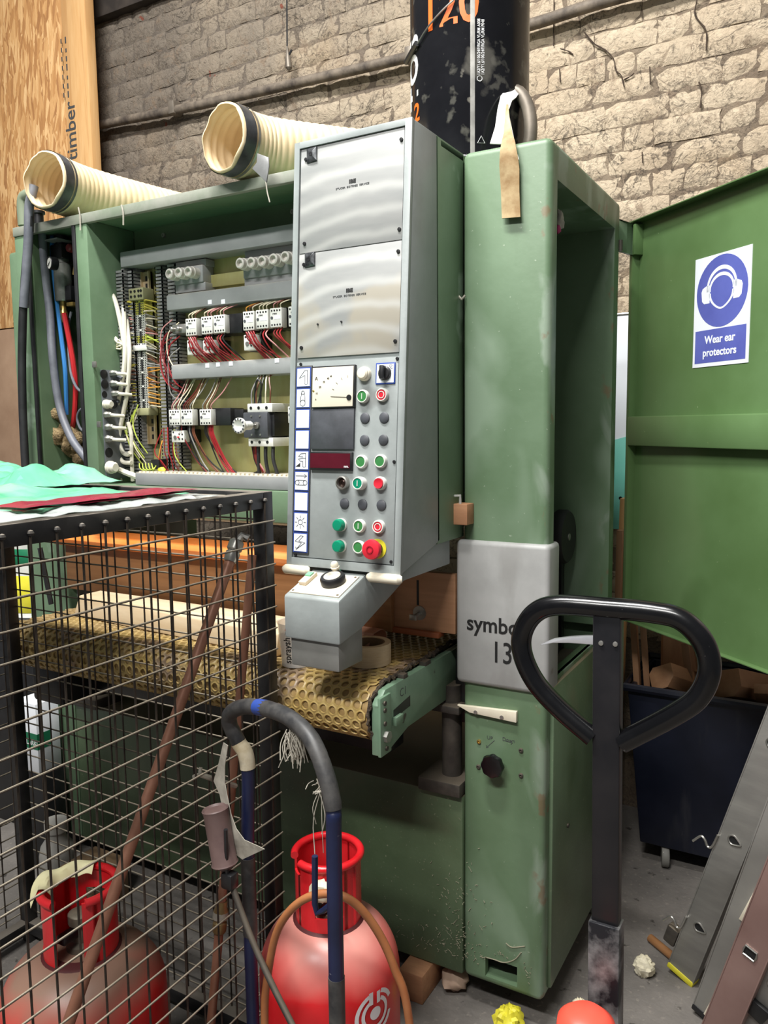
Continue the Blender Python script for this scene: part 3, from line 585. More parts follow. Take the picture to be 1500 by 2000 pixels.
# icon strip
u0, v1 = cuv(593, 718); u1, _ = cuv(625, 716); u0 = .0185; _, v0 = cuv(601, 1080); u1 = u0 + .0395
cbox(MB(), u0 - .002, u1 + .002, v0 - .003, v1 + .003, .003, .0075).build('label_frame', DGREYP, CBX, .001)
cell = (v1 - v0) / 9
def cstroke(pts, u, v, s, r=.0006, closed=False): return MB().tube([cp3(u + a * s, v + c * s, .0098) for a, c in pts], r, 4, closed=closed)
def circ(cx, cy, r, n=14): return [(cx + r * math.cos(2 * math.pi * i / n), cy + r * math.sin(2 * math.pi * i / n)) for i in range(n)]
for k in range(9):
    va = v1 - (k + 1) * cell; cbox(MB(), u0, u1, va + .001, va + cell - .001, .007, .0085).build('label_border', BLUEP, CBX)
    card = cbox(MB(), u0 + .003, u1 - .002, va + .0035, va + cell - .0035, .008, .0095).build('icon_label', PAPER, CBX)
    u, v = (u0 + u1) / 2, va + cell / 2; ic = []
    if k == 0: ic = [cstroke([(.1, .42), (.32, .42), (.32, -.42), (.12, -.42), (.12, .12), (-.3, -.05)], u, v, .036, closed=True)]
    if k == 1: ic = [cstroke(circ(0, .34, .11), u, v, .036, closed=True), cstroke(circ(0, -.3, .19), u, v, .036, closed=True), cstroke([(-.11, .34), (-.19, -.3)], u, v, .036), cstroke([(.11, .34), (.19, -.3)], u, v, .036)]
    if k == 4: ic = [cstroke([(.3, .45), (.3, -.4), (.1, -.4), (.1, -.05), (-.1, -.05), (-.25, .08), (.1, .14), (.3, .14)], u, v, .036), cstroke([(.3, .45), (-.05, .42), (-.25, .25), (.1, .22)], u, v, .036), MB().prism([cp3(u + x * .036, v + y * .036, .0095) for x, y in ((-.45, -.4), (-.1, -.4), (-.1, -.15))], NN * .0004)]
    if k == 5: ic = [cstroke([(-.42, .32), (.42, .32), (.22, .44), (.42, .32), (.22, .2)], u, v, .036), cstroke(circ(-.3, -.1, .15), u, v, .036, closed=True), cstroke(circ(.3, -.1, .15), u, v, .036, closed=True), cstroke([(-.3, .05), (.3, .05)], u, v, .036), cstroke([(-.3, -.25), (.3, -.25)], u, v, .036)]
    if k == 7: ic = [cstroke(circ(0, 0, .17), u, v, .034, closed=True)] + [cstroke([(.26 * math.cos(a), .26 * math.sin(a)), (.44 * math.cos(a), .44 * math.sin(a))], u, v, .034) for a in [i * math.pi / 4 for i in range(8)]]
    if k == 8: ic = [cstroke([(.05, .45), (.25, .42), (-.1, .1), (.4, .02), (-.3, -.45), (-.34, -.28), (-.22, -.38), (.12, .0), (-.38, .08)], u, v, .036, closed=True)]
    if ic:
        b = MB()
        for q in ic: b.add(q.v, q.f)
        b.build('icon_print', INK, CBX)
u, v = cuv(619, 765); MB().lathe([(.003, 0), (.003, .004), (0, .006)], cp3(u, v, .0095), NN, 12).build('indicator_lamp', BRASS, CBX)
# ammeter, blank plate, display
def crect(x0, y0, x1, y1):
    a = cuv(x0, y0); c = cuv(x1, y1); return a[0], c[0], c[1], a[1]
ua, ub, va, vb = crect(629, 717, 697, 797); ua = u1 + .005
cbox(MB(), ua, ub, va, vb, .003, .012).build('ammeter_bezel', BLACKP, CBX, .001)
mf = cbox(MB(), ua + .003, ub - .003, va + .003, vb - .003, .009, .0135).build('ammeter_face', GLASSW, CBX, .0008)
uc, vc = ub - .012, va + .022
b = MB()
for i in range(5):
    an = math.radians(176 - i * 20); L_ = .048; b.tube([cp3(uc + L_ * math.cos(an), vc + L_ * math.sin(an), .0138), cp3(uc + (L_ - .005) * math.cos(an), vc + (L_ - .005) * math.sin(an), .0138)], .0005, 4)
b.tube([cp3(uc, vc, .0138), cp3(uc - .046, vc + .003, .0138)], .0007, 4); b.build('ammeter_needle', INK, CBX)
for s_, du, dv_, sz in (('A', .010, .062, .012), ('10', .012, .031, .006), ('20', .021, .045, .006), ('30', .031, .056, .006), ('40', .042, .063, .006), ('60', .05, .068, .005), ('0', .012, .018, .005)):
    textmb(s_, sz, lambda a, c, d: cp3(ua + du + a, va + dv_ + c, .0136 + d)).build('meter_figure', INK, CBX)
MB().lathe([(.006, 0), (.006, .002), (0, .002)], cp3(uc, vc, .0135), NN, 12).build('needle_pivot', BLACKP, CBX)
_, _, v2, v3 = crect(627, 800, 694, 878); cbox(MB(), ua - .001, ub - .001, v2, v3, .003, .010).build('blank_plate', DGREYP, CBX, .001)
_, _, v4, v5 = crect(626, 883, 690, 918); cbox(MB(), ua - .001, ub - .003, v4 - .002, v5, .003, .012).build('display_bezel', BLACKP, CBX, .001)
cbox(MB(), ua + .001, ub - .007, v4 + .003, v5 - .003, .010, .0125).build('display_window', REDGL, CBX)
textmb('mm.', .007, lambda a, c, d: cp3(ub - .022 + a, v4 + .005 + c, .0127 + d), bold=.0002).build('display_unit_print', WHITEPR, CBX)
# push buttons
def place(b, u, v, d): return b
def button(x, y, kind):
    u, v = cuv(x, y); o = cp3(u, v, .004)
    def L(prof, name, m, par=None, n=24): return MB().lathe(prof, o, NN, n).build(name, m, par or CBX)
    if kind == 'blank': return L([(.0115, 0), (.0115, .0025), (.009, .004), (0, .0045)], 'blanking_plug', DGREYP)
    if kind == 'key':
        L([(.015, 0), (.015, .012), (.012, .013), (.0105, .004)], 'key_switch', STEEL); MB().lathe([(.0105, 0), (.0105, .005), (.004, .008), (.003, .006), (0, .006)], o, NN, 18).build('key_barrel', mat('dark_bronze', (60, 44, 38), rough=.3, metal=.6), CBX); return
    if kind == 'lampw': L([(.0155, 0), (.0155, .006), (.014, .009)], 'lamp_bezel', CREAMP); L([(.013, .008), (.013, .013), (.010, .016), (0, .017)], 'lamp_lens', CREAMP); return
    if kind == 'teal': L([(.0145, 0), (.0145, .006)], 'lamp_bezel', WHITEP); L([(.0135, .004), (.0132, .017), (.011, .020), (0, .021)], 'lamp_lens', BTNT); return
    if kind == 'estop':
        L([(.021, 0), (.021, .002)], 'warning_disc', YELLOW); L([(.013, .001), (.012, .02)], 'stop_stem', BLACKP)
        L([(.012, .018), (.0205, .020), (.022, .026), (.0205, .032), (.013, .0345), (0, .035)], 'emergency_stop', BTNR); MB().lathe([(.0085, .034), (.0085, .0362), (.006, .0362), (.006, .034)], o, NN, 24).build('stop_arrow_ring', mat('dark_red_print', (150, 20, 36), rough=.4), CBX); return
    deep = kind == 'green_deep'; h = .018 if deep else .010; c = BTNG if kind.startswith('green') else BTNR
    if kind == 'green_deep': c = BTNT
    L([(.0145, 0), (.0145, h * .7), (.013, h), (.0112, h), (.0112, h - .004)], 'button_bezel', WHITEP)
    L([(.0112, h - .005), (.0112, h - .0012), (0, h - .0005)] if kind != 'red_proud' else [(.011, h - .005), (.011, h + .004), (.007, h + .003), (0, h + .002)], 'push_button', c)
    if kind in ('green_bar', 'green_deep'): MB().hexa([cp3(u + a, v + c2, .004 + h - .001) for a, c2 in ((-.0008, -.006), (.0008, -.006), (.0008, .006), (-.0008, .006))], [cp3(u + a, v + c2, .0044 + h) for a, c2 in ((-.0008, -.006), (.0008, -.006), (.0008, .006), (-.0008, .006))]).build('button_mark', WHITEP, CBX)
    if kind == 'red_ring': MB().lathe([(.0078, h - .001), (.0078, h + .0002), (.0062, h + .0002), (.0062, h - .001)], o, NN, 24).build('button_mark', WHITEP, CBX)
bt = [(715, 731, 'lampw'), (713, 775, 'green_bar'), (750.5, 772, 'red_ring'), (715.3, 817, 'blank'), (752.7, 816, 'blank'), (714.5, 860, 'blank'), (751.3, 859.5, 'blank'),
      (710, 902, 'green'), (747.3, 901, 'green'), (674, 943, 'key'), (708, 944, 'green_deep'), (746.5, 944, 'red_proud'), (675.3, 983.5, 'blank'), (710.5, 985.3, 'blank'), (747.3, 986.7, 'blank'),
      (669, 1025, 'teal'), (706, 1027, 'green_bar'), (743.5, 1028.5, 'red_ring'), (668.5, 1066, 'teal'), (705, 1068, 'green'), (740, 1071.5, 'estop')]
for x, y, k in bt: button(x, y, k)
ua2, ub2, va2, vb2 = crect(737, 710, 774, 750); cbox(MB(), ua2, ub2, va2, vb2, .003, .006).build('selector_border', BLUEP, CBX, .0006); cbox(MB(), ua2 + .003, ub2 - .003, va2 + .003, vb2 - .003, .005, .0068).build('selector_plate', PAPER, CBX)
u, v = (ua2 + ub2) / 2, (va2 + vb2) / 2
kn = MB().lathe([(.015, .006), (.0145, .012), (.012, .014)], cp3(u, v), NN, 24).build('selector_switch', BLACKP, CBX)
cbox(MB(), u - .0045, u + .0045, v - .013, v + .015, .012, .026).build('selector_grip', BLACKP, CBX, .0015)
cstroke(circ(0, 0, .3, 8), ub2 - .009, vb2 - .008, .01).build('selector_mark', FADED, CBX)
# white grip bars, bracket, console arm
for x0, x1 in ((-1.093, -1.022), (-.868, -.786)): MB().tube([(x0, 1.447, 1.176), (x0 + .006, 1.444, 1.176), (x1 - .006, 1.444, 1.176), (x1, 1.447, 1.176)], [.007, .011, .011, .007], 14).build('white_grip_bar', CREAMP, SM)
MB().prism([(-.80, 1.467, 1.166), (-.80, 1.716, 1.166), (-.80, 1.716, 1.226), (-.80, 1.64, 1.228), (-.80, 1.47, 1.183)], (-.27, 0, 0)).build('box_bracket', GREY, SM, .003)
arm = MB().prism([(-.88, 1.347, 1.140), (-.88, 1.347, 1.046), (-.88, 1.438, 1.062), (-.88, 1.645, 1.136), (-.88, 1.645, 1.17), (-.88, 1.456, 1.178)], (-.142, 0, 0)).build('console_arm', GREY, SM, .005, 2)
MB().box(-1.012, -.888, 1.355, 1.452, .985, 1.064).build('console_sleeve', mat('bare_grey_sleeve', (128, 128, 124), (150, 150, 146), scale=5, rough=.45, metal=.3), arm, .004)
AT = Vector((-1.022, 1.347, 1.140)); AV = Vector((0, .109, .038)).normalized(); AN = Vector((0, -AV.z, AV.y))
def ap(u, v, d): return AT + Vector((u, 0, 0)) + AV * v + AN * d
MB().hexa([ap(*p, 0) for p in ((.008, .012), (.134, .012), (.134, .10), (.008, .10))], [ap(*p, .003) for p in ((.008, .012), (.134, .012), (.134, .10), (.008, .10))]).build('console_top_plate', CREAMP, arm, .0008)
def auv(x, y): p = pln(x, y, AT, AN); return p.x - AT.x, (p - AT).dot(AV)
u, v = auv(652, 1140); MB().lathe([(.027, 0), (.028, .012), (.025, .017), (0, .018)], ap(u, v, .003), AN, 28).build('console_dial', BLACKP, arm)
MB().lathe([(.024, .0165), (.010, .0185), (0, .0185)], ap(u, v, .003), AN, 28).build('dial_dust', mat('pale_dust', (196, 188, 172), (150, 144, 132), scale=60, amt=.5, rough=.9), arm)
u, v = auv(659, 1128); MB().lathe([(.0105, 0), (.0105, .012)], ap(u, v, .003), AN, 18).build('lamp_base', BTNT, arm); MB().lathe([(.0085, .012), (.0085, .020), (.0098, .021), (.0098, .024), (.0085, .025), (.0085, .031), (.006, .035), (0, .036)], ap(u, v, .003), AN, 18).build('lamp_cap', CREAMP, arm)
u, v = auv(601, 1137); MB().hexa([ap(u + a, v + c, .003) for a, c in ((-.010, -.02), (.010, -.02), (.010, .028), (-.010, .028))], [ap(u + a, v + c, .012) for a, c in ((-.010, -.02), (.010, -.02), (.010, .028), (-.010, .028))]).build('rocker_housing', mat('dusty_beige_plastic', (206, 192, 172), rough=.7), arm, .002)
MB().hexa([ap(u + a, v + c, .011) for a, c in ((-.007, .004), (.007, .004), (.007, .022), (-.007, .022))], [ap(u + a, v + c, .015) for a, c in ((-.007, .006), (.007, .006), (.007, .020), (-.007, .020))]).build('rocker_key', mat('mint_key_plastic', (120, 176, 140), rough=.5), arm)
for a, c in ((.014, .018), (.128, .018), (.128, .094), (.014, .094)): MB().lathe([(.003, 0), (.003, .001), (0, .0015)], ap(a, c, .003), AN, 8).build('plate_screw', DSTEEL, arm)
# wooden block and clip beside the box
q = [px(856, 1020, Y=1.70), px(913, 978, Y=1.73)]
wb = MB().box(-.825, -.755, 1.715, 1.756, 1.262, 1.312).build('wooden_block', BLOCKW, SM, .002)
MB().tube([(-.80, 1.72, 1.312), (-.80, 1.72, 1.33), (-.775, 1.72, 1.332), (-.775, 1.72, 1.312)], .0035, 6).build('clear_clip', CUPM, wb)
MB().tube([(-.792, 1.75, 1.80), (-.783, 1.748, 1.792), (-.775, 1.75, 1.80)], .003, 6).build('loose_seal_bit', FABRIC, SM)
# eye bolt on the column top
q = px(1012, 262, Y=1.93); ring = []
ec = Vector((q.x - .02, 1.93, 2.125 + .085))
for i in range(25):
    an = math.radians(-60 + i * 12.5); ring.append(ec + Vector((math.cos(an) * .052, 0, math.sin(an) * .098)))
MB().tube([Vector((ring[0].x, 1.93, 2.12))] + ring[:] + [Vector((ring[-1].x, 1.93, 2.12))], .0165, 12).build('lifting_eye', RIBG, SM)

# ------------------------------------------------------------------ feed table with dimpled belt
XB0, XB1, ZB1, ZB0, YB0 = -2.12, -.862, .925, .80, 1.43
rad = (ZB1 - ZB0) / 2; zc = (ZB1 + ZB0) / 2; ycn = YB0 + rad
def beltpt(x, s, d):        # s runs from the lower rear, round the nose, over the top
    L0 = .12; arc = math.pi * rad
    if s < L0: return Vector((x, ycn + (L0 - s), ZB0 - d))
    if s < L0 + arc:
        a = (s - L0) / rad; return Vector((x, ycn - (rad + d) * math.sin(a), zc - (rad + d) * math.cos(a)))
    return Vector((x, ycn + (s - L0 - arc), ZB1 + d))
sl = .12 + math.pi * rad + .50
b = MB(); b.grid(lambda u, v: beltpt(XB0 + u * (XB1 - XB0), v * sl, -.001), 1, 60); b.build('belt_carcass', BELTD, SM)
belt = MB(); pit = .0245; rowp = pit * .87; rows = int(sl / rowp); cols = int((XB1 - XB0) / pit); NS = 10
for r in range(rows):
    for k in range(cols):
        cx = XB0 + (k + .5 + (.5 if r % 2 else 0)) * pit; cs = (r + .5) * rowp
        if cx + pit / 2 > XB1 + 1e-4: continue
        hx = [(math.sin(math.radians(60 * i)) * pit * .5774, math.cos(math.radians(60 * i)) * pit * .5774) for i in range(6)]
        out = [beltpt(cx + a, cs + c, .003) for a, c in hx]
        rim = [beltpt(cx + math.sin(math.radians(60 * i)) * pit * .39, cs + math.cos(math.radians(60 * i)) * pit * .39, .004) for i in [q / 2 for q in range(12)]]
        flo = [beltpt(cx + math.sin(math.radians(30 * i)) * pit * .35, cs + math.cos(math.radians(30 * i)) * pit * .35, .0003) for i in range(12)]
        n = len(belt.v); belt.v += [tuple(p) for p in out + rim + flo]
        for i in range(6):
            j = (i + 1) % 6
            belt.f += [(n + i, n + j, n + 6 + (2 * i + 1) % 12), (n + i, n + 6 + 2 * i + 1, n + 6 + 2 * i), (n + j, n + 6 + (2 * i + 2) % 12, n + 6 + 2 * i + 1)]
        for i in range(12):
            j = (i + 1) % 12; belt.f.append((n + 6 + i, n + 6 + j, n + 18 + j, n + 18 + i))
bo = belt.build('dimpled_belt', BELT, SM, ang=60, weld=False); bo['kind'] = 'stuff'
fr = MB(); pts = [beltpt(XB1 + .002 + R.uniform(-.003, .004), .02 + i * .008, .004 + R.uniform(-.002, .006)) for i in range(int((sl - .03) / .008))]
fr.tube(pts, [R.uniform(.003, .0065) for _ in pts], 6).build('frayed_belt_edge', FRAY, SM)
MB().box(XB0 + .01, XB1 - .01, YB0 + .14, 2.30, ZB0 + .012, ZB1 - .012).build('belt_bed', MINT, SM, .002)
sf = MB().prism([(XB1 + .004, YB0 + .004, ZB1 - .03), (XB1 + .004, YB0 + .035, ZB1 - .002), (XB1 + .004, 1.97, ZB1 - .004), (XB1 + .004, 1.97, ZB0 + .002), (XB1 + .004, YB0 + .14, ZB0 + .002), (XB1 + .004, YB0 + .06, ZB0 - .018), (XB1 + .004, YB0 + .004, ZB0 - .018)], (.018, 0, 0)).build('table_side_frame', MINT, SM, .002)
XS = XB1 + .022
MB().box(XS - .002, XS + .006, YB0 + .002, YB0 + .05, ZB0 - .02, ZB1 - .012).build('tension_block', MINT, sf, .002)
sl_ = MB().prism([(XS - .001, YB0 + .07, ZB0 + .045), (XS - .001, YB0 + .15, ZB0 + .05), (XS - .001, YB0 + .15, ZB0 + .075), (XS - .001, YB0 + .07, ZB0 + .065)], (.0015, 0, 0)).build('adjuster_slot', BLACKP, sf)
MB().box(XS, XS + .01, YB0 + .065, YB0 + .10, ZB0 + .03, ZB0 + .05).build('adjuster_block', MINT, sf, .002)
for y, z in ((.02, .098), (.02, .082), (.02, .052), (.026, -.006)): MB().cyl((XS + .005, YB0 + y, ZB0 + z), (XS + .009, YB0 + y, ZB0 + z), .0055, 10).build('frame_screw', DSTEEL, sf)
MB().lathe([(.013, 0), (.013, .010), (.0, .010)], (XS + .005, YB0 + .024, ZB0 + .022), (1, 0, 0), 6).build('hex_bolt', STEEL, sf)
textmb('C1', .028, lambda u, v, d: (XS - .0005 + d, YB0 + .10 + u, ZB0 + .085 + v)).build('marker_writing', FADED, sf)
for y0, y1 in ((1.66, 1.69), (1.55, 1.57)): MB().box(XB1 + .005, XB1 + .022, y0, y1, ZB1 - .004, ZB1 + .007).build('edge_clip', DSTEEL, sf, .001)
# table lift
for X0 in (-.835, -2.16):
    lf = MB().lathe([(.026, .565), (.026, .84)], (X0, 1.80, 0), (0, 0, 1), 24).build('lift_column', DSTEEL, SM)
    MB().box(X0 - .07, X0 + .048, 1.74, 1.86, .565, .60).build('lift_foot', DSTEEL, lf, .004)
    MB().box(X0 - .05, X0 + .04, 1.755, 1.85, .775, .795).build('lift_flange', DSTEEL, lf, .003)
    for dx, dy in ((-.02, -.03), (.0, .02), (-.035, .02)): MB().lathe([(.012, .795), (.012, .81), (0, .812)], (X0 + dx, 1.80 + dy, 0), (0, 0, 1), 6).build('flange_nut', DSTEEL, lf)
MB().box(-.826, -.79, 1.80, 1.85, .74, .93).build('black_guide_rail', BLACKM, SM, .004)
MB().box(XB0 + .05, XB1 - .06, 1.62, 1.70, .70, .80).build('table_cross_beam', BLACKM, SM, .004)
MB().box(XB0 + .02, XB0 + .16, 1.5, 1.66, .68, .79).build('drive_gear_case', BLACKM, SM, .012)
# fence panel above the table, orange strip
YW = 1.745
wp = MB().box(-2.225, -.80, YW, YW + .02, .985, 1.135).build('wooden_fence_panel', CHERRY, SM, .002)
MB().box(-2.2, -.97, YW - .02, YW, .975, 1.13).build('brown_fence_board', OAK, wp, .002)
q = px(816, 1133, Y=YW); q2 = px(816, 1182, Y=YW); MB().box(q.x - .003, q.x + .003, YW - .001, YW + .004, q2.z, q.z).build('panel_slot', BLACKP, wp)
q = px(820, 1197, Y=YW); MB().lathe([(.018, 0), (.018, .003), (.006, .003), (.006, .005), (0, .005)], q, (0, -1, 0), 24).build('large_washer', STEEL, wp)
MB().tube([q + Vector((0, -.003, 0)), q + Vector((-.004, -.03, -.006))], .005, 8).box(q.x - .012, q.x + .008, q.y - .035, q.y - .028, q.z - .012, q.z + .002).build('wing_bolt', STEEL, wp, .001)
MB().box(-1.15, -.84, YW - .012, YW + .02, .972, .986).build('panel_lower_lip', mat('red_brown_edge', (150, 84, 50), rough=.5), wp, .002)
q0, q1 = px(40, 1049, Y=1.70), px(575, 1090, Y=1.70)
b = MB(); b.prism([(-2.22, 1.735 - .055 * math.sin(a), 1.148 + .028 * math.cos(a) * (1 if a < 1.6 else 1)) for a in [math.pi * i / 10 for i in range(11)]], (1.12, 0, 0)); b.build('orange_strip', ORANGE, SM, 0, ang=30)
MB().box(-2.22, -1.10, 1.735, 1.745, 1.12, 1.176).build('strip_backing', OAK, SM, .001)
q = [px(78, 1070, X=-2.226), px(100, 1180, X=-2.2)]; MB().tube([q[0], q[1]], .008, 8).build('black_stay', BLKC, SM)
MB().box(-1.9, -1.10, 1.70, 1.712, 1.236, 1.246).build('white_sill_strip', CREAMP, SM, .002)

# ------------------------------------------------------------------ electrical cabinet fittings
def er(x0, y0, x1, y1, Y):      # rectangle on a plane Y from two pixels
    a = px(x0, y0, Y=Y); c = px(x1, y1, Y=Y); return a.x, c.x, c.z, a.z
YT = 1.755
def bar(x0, x1, z0, z1, Y0=YT, labels=()):
    b = rbox('trunking_cover', TRUNK, SM, x0, x1, Y0, CB - .008, z0, z1, .003)
    for lx in labels: q = px(lx[0], lx[1], Y=Y0); MB().box(q.x - .007, q.x + .007, Y0 - .0008, Y0, q.z - .006, q.z + .006).build('paper_tag', PAPER, b)
bar(-1.915, -.85, 1.985, 2.03)
a = px(325, 590, Y=YT); bar(a.x, -.85, 1.842, 1.886, labels=((410, 590), (436, 589)))
a = px(335, 728, Y=YT); bar(a.x, -.85, 1.642, 1.685, labels=((405, 714), (426, 712), (451, 710), (541, 704)))
bt_ = rbox('cable_tray', TRUNK, SM, -1.80, -.85, 1.668, 1.80, 1.333, 1.37, .003)
b = MB()
for i in range(60): b.box(-1.79 + i * .0155, -1.79 + i * .0155 + .009, 1.675, 1.684, 1.37, 1.3745)
b.build('tray_comb', CREAMP, bt_)
# slotted wiring ducts
def duct(xc, w, z0, z1, Y0):
    d = rbox('wiring_duct', DUCT, SM, xc - w / 2 + .004, xc + w / 2 - .004, Y0 + .02, CB - .008, z0, z1, .001)
    n = int((z1 - z0) / .0105); b = MB()
    for i in range(n):
        z = z0 + i * .0105
        b.box(xc - w / 2, xc - w / 2 + .004, Y0, CB - .01, z, z + .0065); b.box(xc + w / 2 - .004, xc + w / 2, Y0, CB - .01, z, z + .0065)
        b.box(xc - w / 2, xc + w / 2, Y0, Y0 + .003, z, z + .0065)
    o = b.build('duct_fingers', DUCT, d); o['kind'] = 'stuff'
def Xat(x, y, Y): return px(x, y, Y=Y).x
duct(Xat(235, 600, 1.75), .034, 1.36, 1.985, 1.75)
duct(Xat(257, 650, 1.77), .03, 1.36, 1.985, 1.77)
duct(Xat(268, 860, 1.775), .036, 1.375, 1.60, 1.775)
duct(Xat(316, 700, 1.79), .030, 1.375, 1.985, 1.79)
duct(Xat(340, 700, 1.785), .036, 1.375, 1.985, 1.785)
# rail and terminal strip
xr = Xat(286, 640, 1.80)
rail = MB().box(xr - .018, xr + .018, 1.808, 1.815, 1.45, 1.975).box(xr - .018, xr - .014, 1.80, 1.815, 1.45, 1.975).box(xr + .014, xr + .018, 1.80, 1.815, 1.45, 1.975).build('mounting_rail', mat('yellow_zinc_rail', (190, 170, 132), (206, 190, 160), scale=12, rough=.35, metal=.6), SM)
for i in range(7): z = 1.955 - i * .022 if i < 3 else 1.545 - (i - 3) * .024; MB().box(xr - .004, xr + .004, 1.8075, 1.8082, z - .007, z + .007).build('rail_slot', BLACKP, rail)
zt1, zt0 = px(286, 585, Y=1.775).z, px(292, 797, Y=1.775).z; n = 46; dz = (zt1 - zt0) / n
ts = MB(); tb = MB(); tg = MB()
for i in range(n):
    z = zt1 - (i + 1) * dz; (tg if i < 6 or 15 <= i < 18 else ts).box(xr - .019, xr + .019, 1.776, 1.81, z + .0006, z + dz - .0006)
    for xx in (-.015, -.0075, .0075, .015): tb.box(xr + xx - .0022, xr + xx + .0022, 1.775, 1.778, z + dz * .28, z + dz * .75)
    tb.box(xr - .004, xr + .004, 1.7752, 1.778, z + .0002, z + dz - .0002) if i % 6 else None
o = ts.build('terminal_blocks', WHITEP, SM); o['kind'] = 'stuff'; o = tg.build('earth_terminal_blocks', mat('yellow_green_plastic', (200, 196, 90), rough=.5), SM); o['kind'] = 'stuff'
o = tb.build('terminal_screws', BLACKP, SM); o['kind'] = 'stuff'
rbox('terminal_end_block', mat('olive_grey_plastic', (150, 148, 112), rough=.5), SM, xr - .034, xr + .028, 1.765, 1.81, zt1, zt1 + .036, .003)
for dx in (-.022, -.006, .01, .02):
    for k in (0, 1): MB().cyl((xr + dx, 1.7655, zt1 + .011 + .015 * k), (xr + dx, 1.763, zt1 + .011 + .015 * k), .004, 10).build('end_block_screw', BLACKP, SM)
rbox('terminal_foot_block', mat('olive_grey_plastic', (150, 148, 112)), SM, xr - .027, xr + .026, 1.768, 1.81, zt0 - .022, zt0, .003)
rbox('terminal_divider', WHITEP, SM, xr - .03, xr + .03, 1.768, 1.80, 1.735, 1.752, .002)
wn = 0
def wire(pts, c, r=.0016, n=5, sub=5):
    global wn; wn += 1; return MB().tube(spline(pts, sub), r, n).build('wire', WCOL[c], SM)
for i in range(n):
    z = zt1 - (i + .5) * dz
    for s in (-1, 1):
        if i < 5: c = 'yellow'
        elif i in (15, 16, 17): c = 'lime'
        elif i > 26: c = ('orange' if s > 0 else 'yellow') if R.random() < .5 else R.choice(['cream', 'grey', 'brown'])
        else: c = R.choice(['cream', 'grey', 'cream', 'brown', 'pink'])
        if R.random() < .2: continue
        e = .019 + R.uniform(.010, .024); x0 = xr + s * .018; wire([(x0, 1.785, z), (x0 + s * e * .5, 1.772 - R.uniform(0, .012), z + R.uniform(-.001, .008)), (x0 + s * e, 1.79, z + R.uniform(-.014, .006))], c, R.uniform(.0016, .0023), 5, 4)
# contactors
cnt = [0]
def contactor(x0, y0, x1, y1, Yf=1.742, deep=0, kind='c'):
    xa, xb, za, zb = er(x0, y0, x1, y1, Yf); w = xb - xa; h = zb - za
    nm = 'contactor' if kind == 'c' else 'overload_relay'
    body = MB().box(xa + .001, xb + deep, Yf + .02, CB - .008, za - .002, zb + .003).build(nm, BLACKP, SM, .003)
    MB().box(xa, xb, Yf, Yf + .024, za, zb).build('contactor_face', WHITEP, body, .0015)
    if kind == 'c':
        for k in range(4):
            for z in (zb - h * .13, za + h * .13): MB().cyl((xa + w * (.16 + .23 * k), Yf + .001, z), (xa + w * (.16 + .23 * k), Yf - .0006, z), .0026, 8).build('terminal_screw', BLACKP, body)
        MB().box(xa + w * .35, xb - w * .1, Yf - .0006, Yf, za + h * .42, za + h * .62).build('contactor_label', PAPER, body)
        MB().cyl((xa + w * .16, Yf + .001, za + h * .5), (xa + w * .16, Yf - .001, za + h * .5), .004, 10).build('contactor_plunger', DGREYP, body)
        textmb('3TB40', .0055, lambda u, v, d: (xa + w * .22 + u, Yf - .0004 - d, zb - h * .33 + v)).build('rating_print', FADED, body)
    else:
        for fx, fz in ((.15, .86), (.62, .7), (.86, .68), (.62, .28), (.86, .28)): MB().cyl((xa + w * fx, Yf + .001, za + h * fz), (xa + w * fx, Yf - .0006, za + h * fz), .0028, 8).build('terminal_screw', BLACKP, body)
        MB().cyl((xa + w * .3, Yf + .001, za + h * .42), (xa + w * .3, Yf - .002, za + h * .42), .006, 14).build('setting_dial', STEEL, body)
        MB().box(xa + w * .5, xa + w * .62, Yf - .003, Yf, za + h * .38, za + h * .5).build('reset_button', BTNR, body)
    return xa, xb, za, zb
r1 = [contactor(*a) for a in ((362, 623, 384, 654.5), (392.5, 619, 415, 651.5))]; r1.append(contactor(416.7, 616, 439.6, 649, deep=.045))
r1 += [contactor(*a) for a in ((474, 609, 496.5, 644), (499.4, 606, 523.7, 640.6), (527, 602.5, 550.5, 638))]; r1.append(contactor(562.7, 599, 586, 636))
r2 = [contactor(*a, kind='o', Yf=1.75) for a in ((365, 665, 386, 692), (396, 665, 418, 689), (475.7, 654.5, 500, 683))]
r3 = [contactor(*a) for a in ((329.5, 800.6, 352, 830.6), (353, 800, 376.3, 830.6))]; r3.append(contactor(389.3, 799.7, 412.7, 830, deep=.055)); r3.append(contactor(562, 794, 586, 826))
r4 = [contactor(334.7, 841, 360, 864, kind='o', Yf=1.75)]
xa, xb, za, zb = er(335.6, 634.5, 362.5, 650, 1.76); g = rbox('resistor_unit', STEEL, SM, xa, xb, 1.76, CB - .008, za, zb, .003)
for f in (.15, .62): MB().lathe([(.006, 0), (.006, .012), (.004, .014), (0, .014)], (xa + (xb - xa) * f, 1.76, za + .012), (0, -1, 0), 12).build('unit_terminal', STEEL, g)
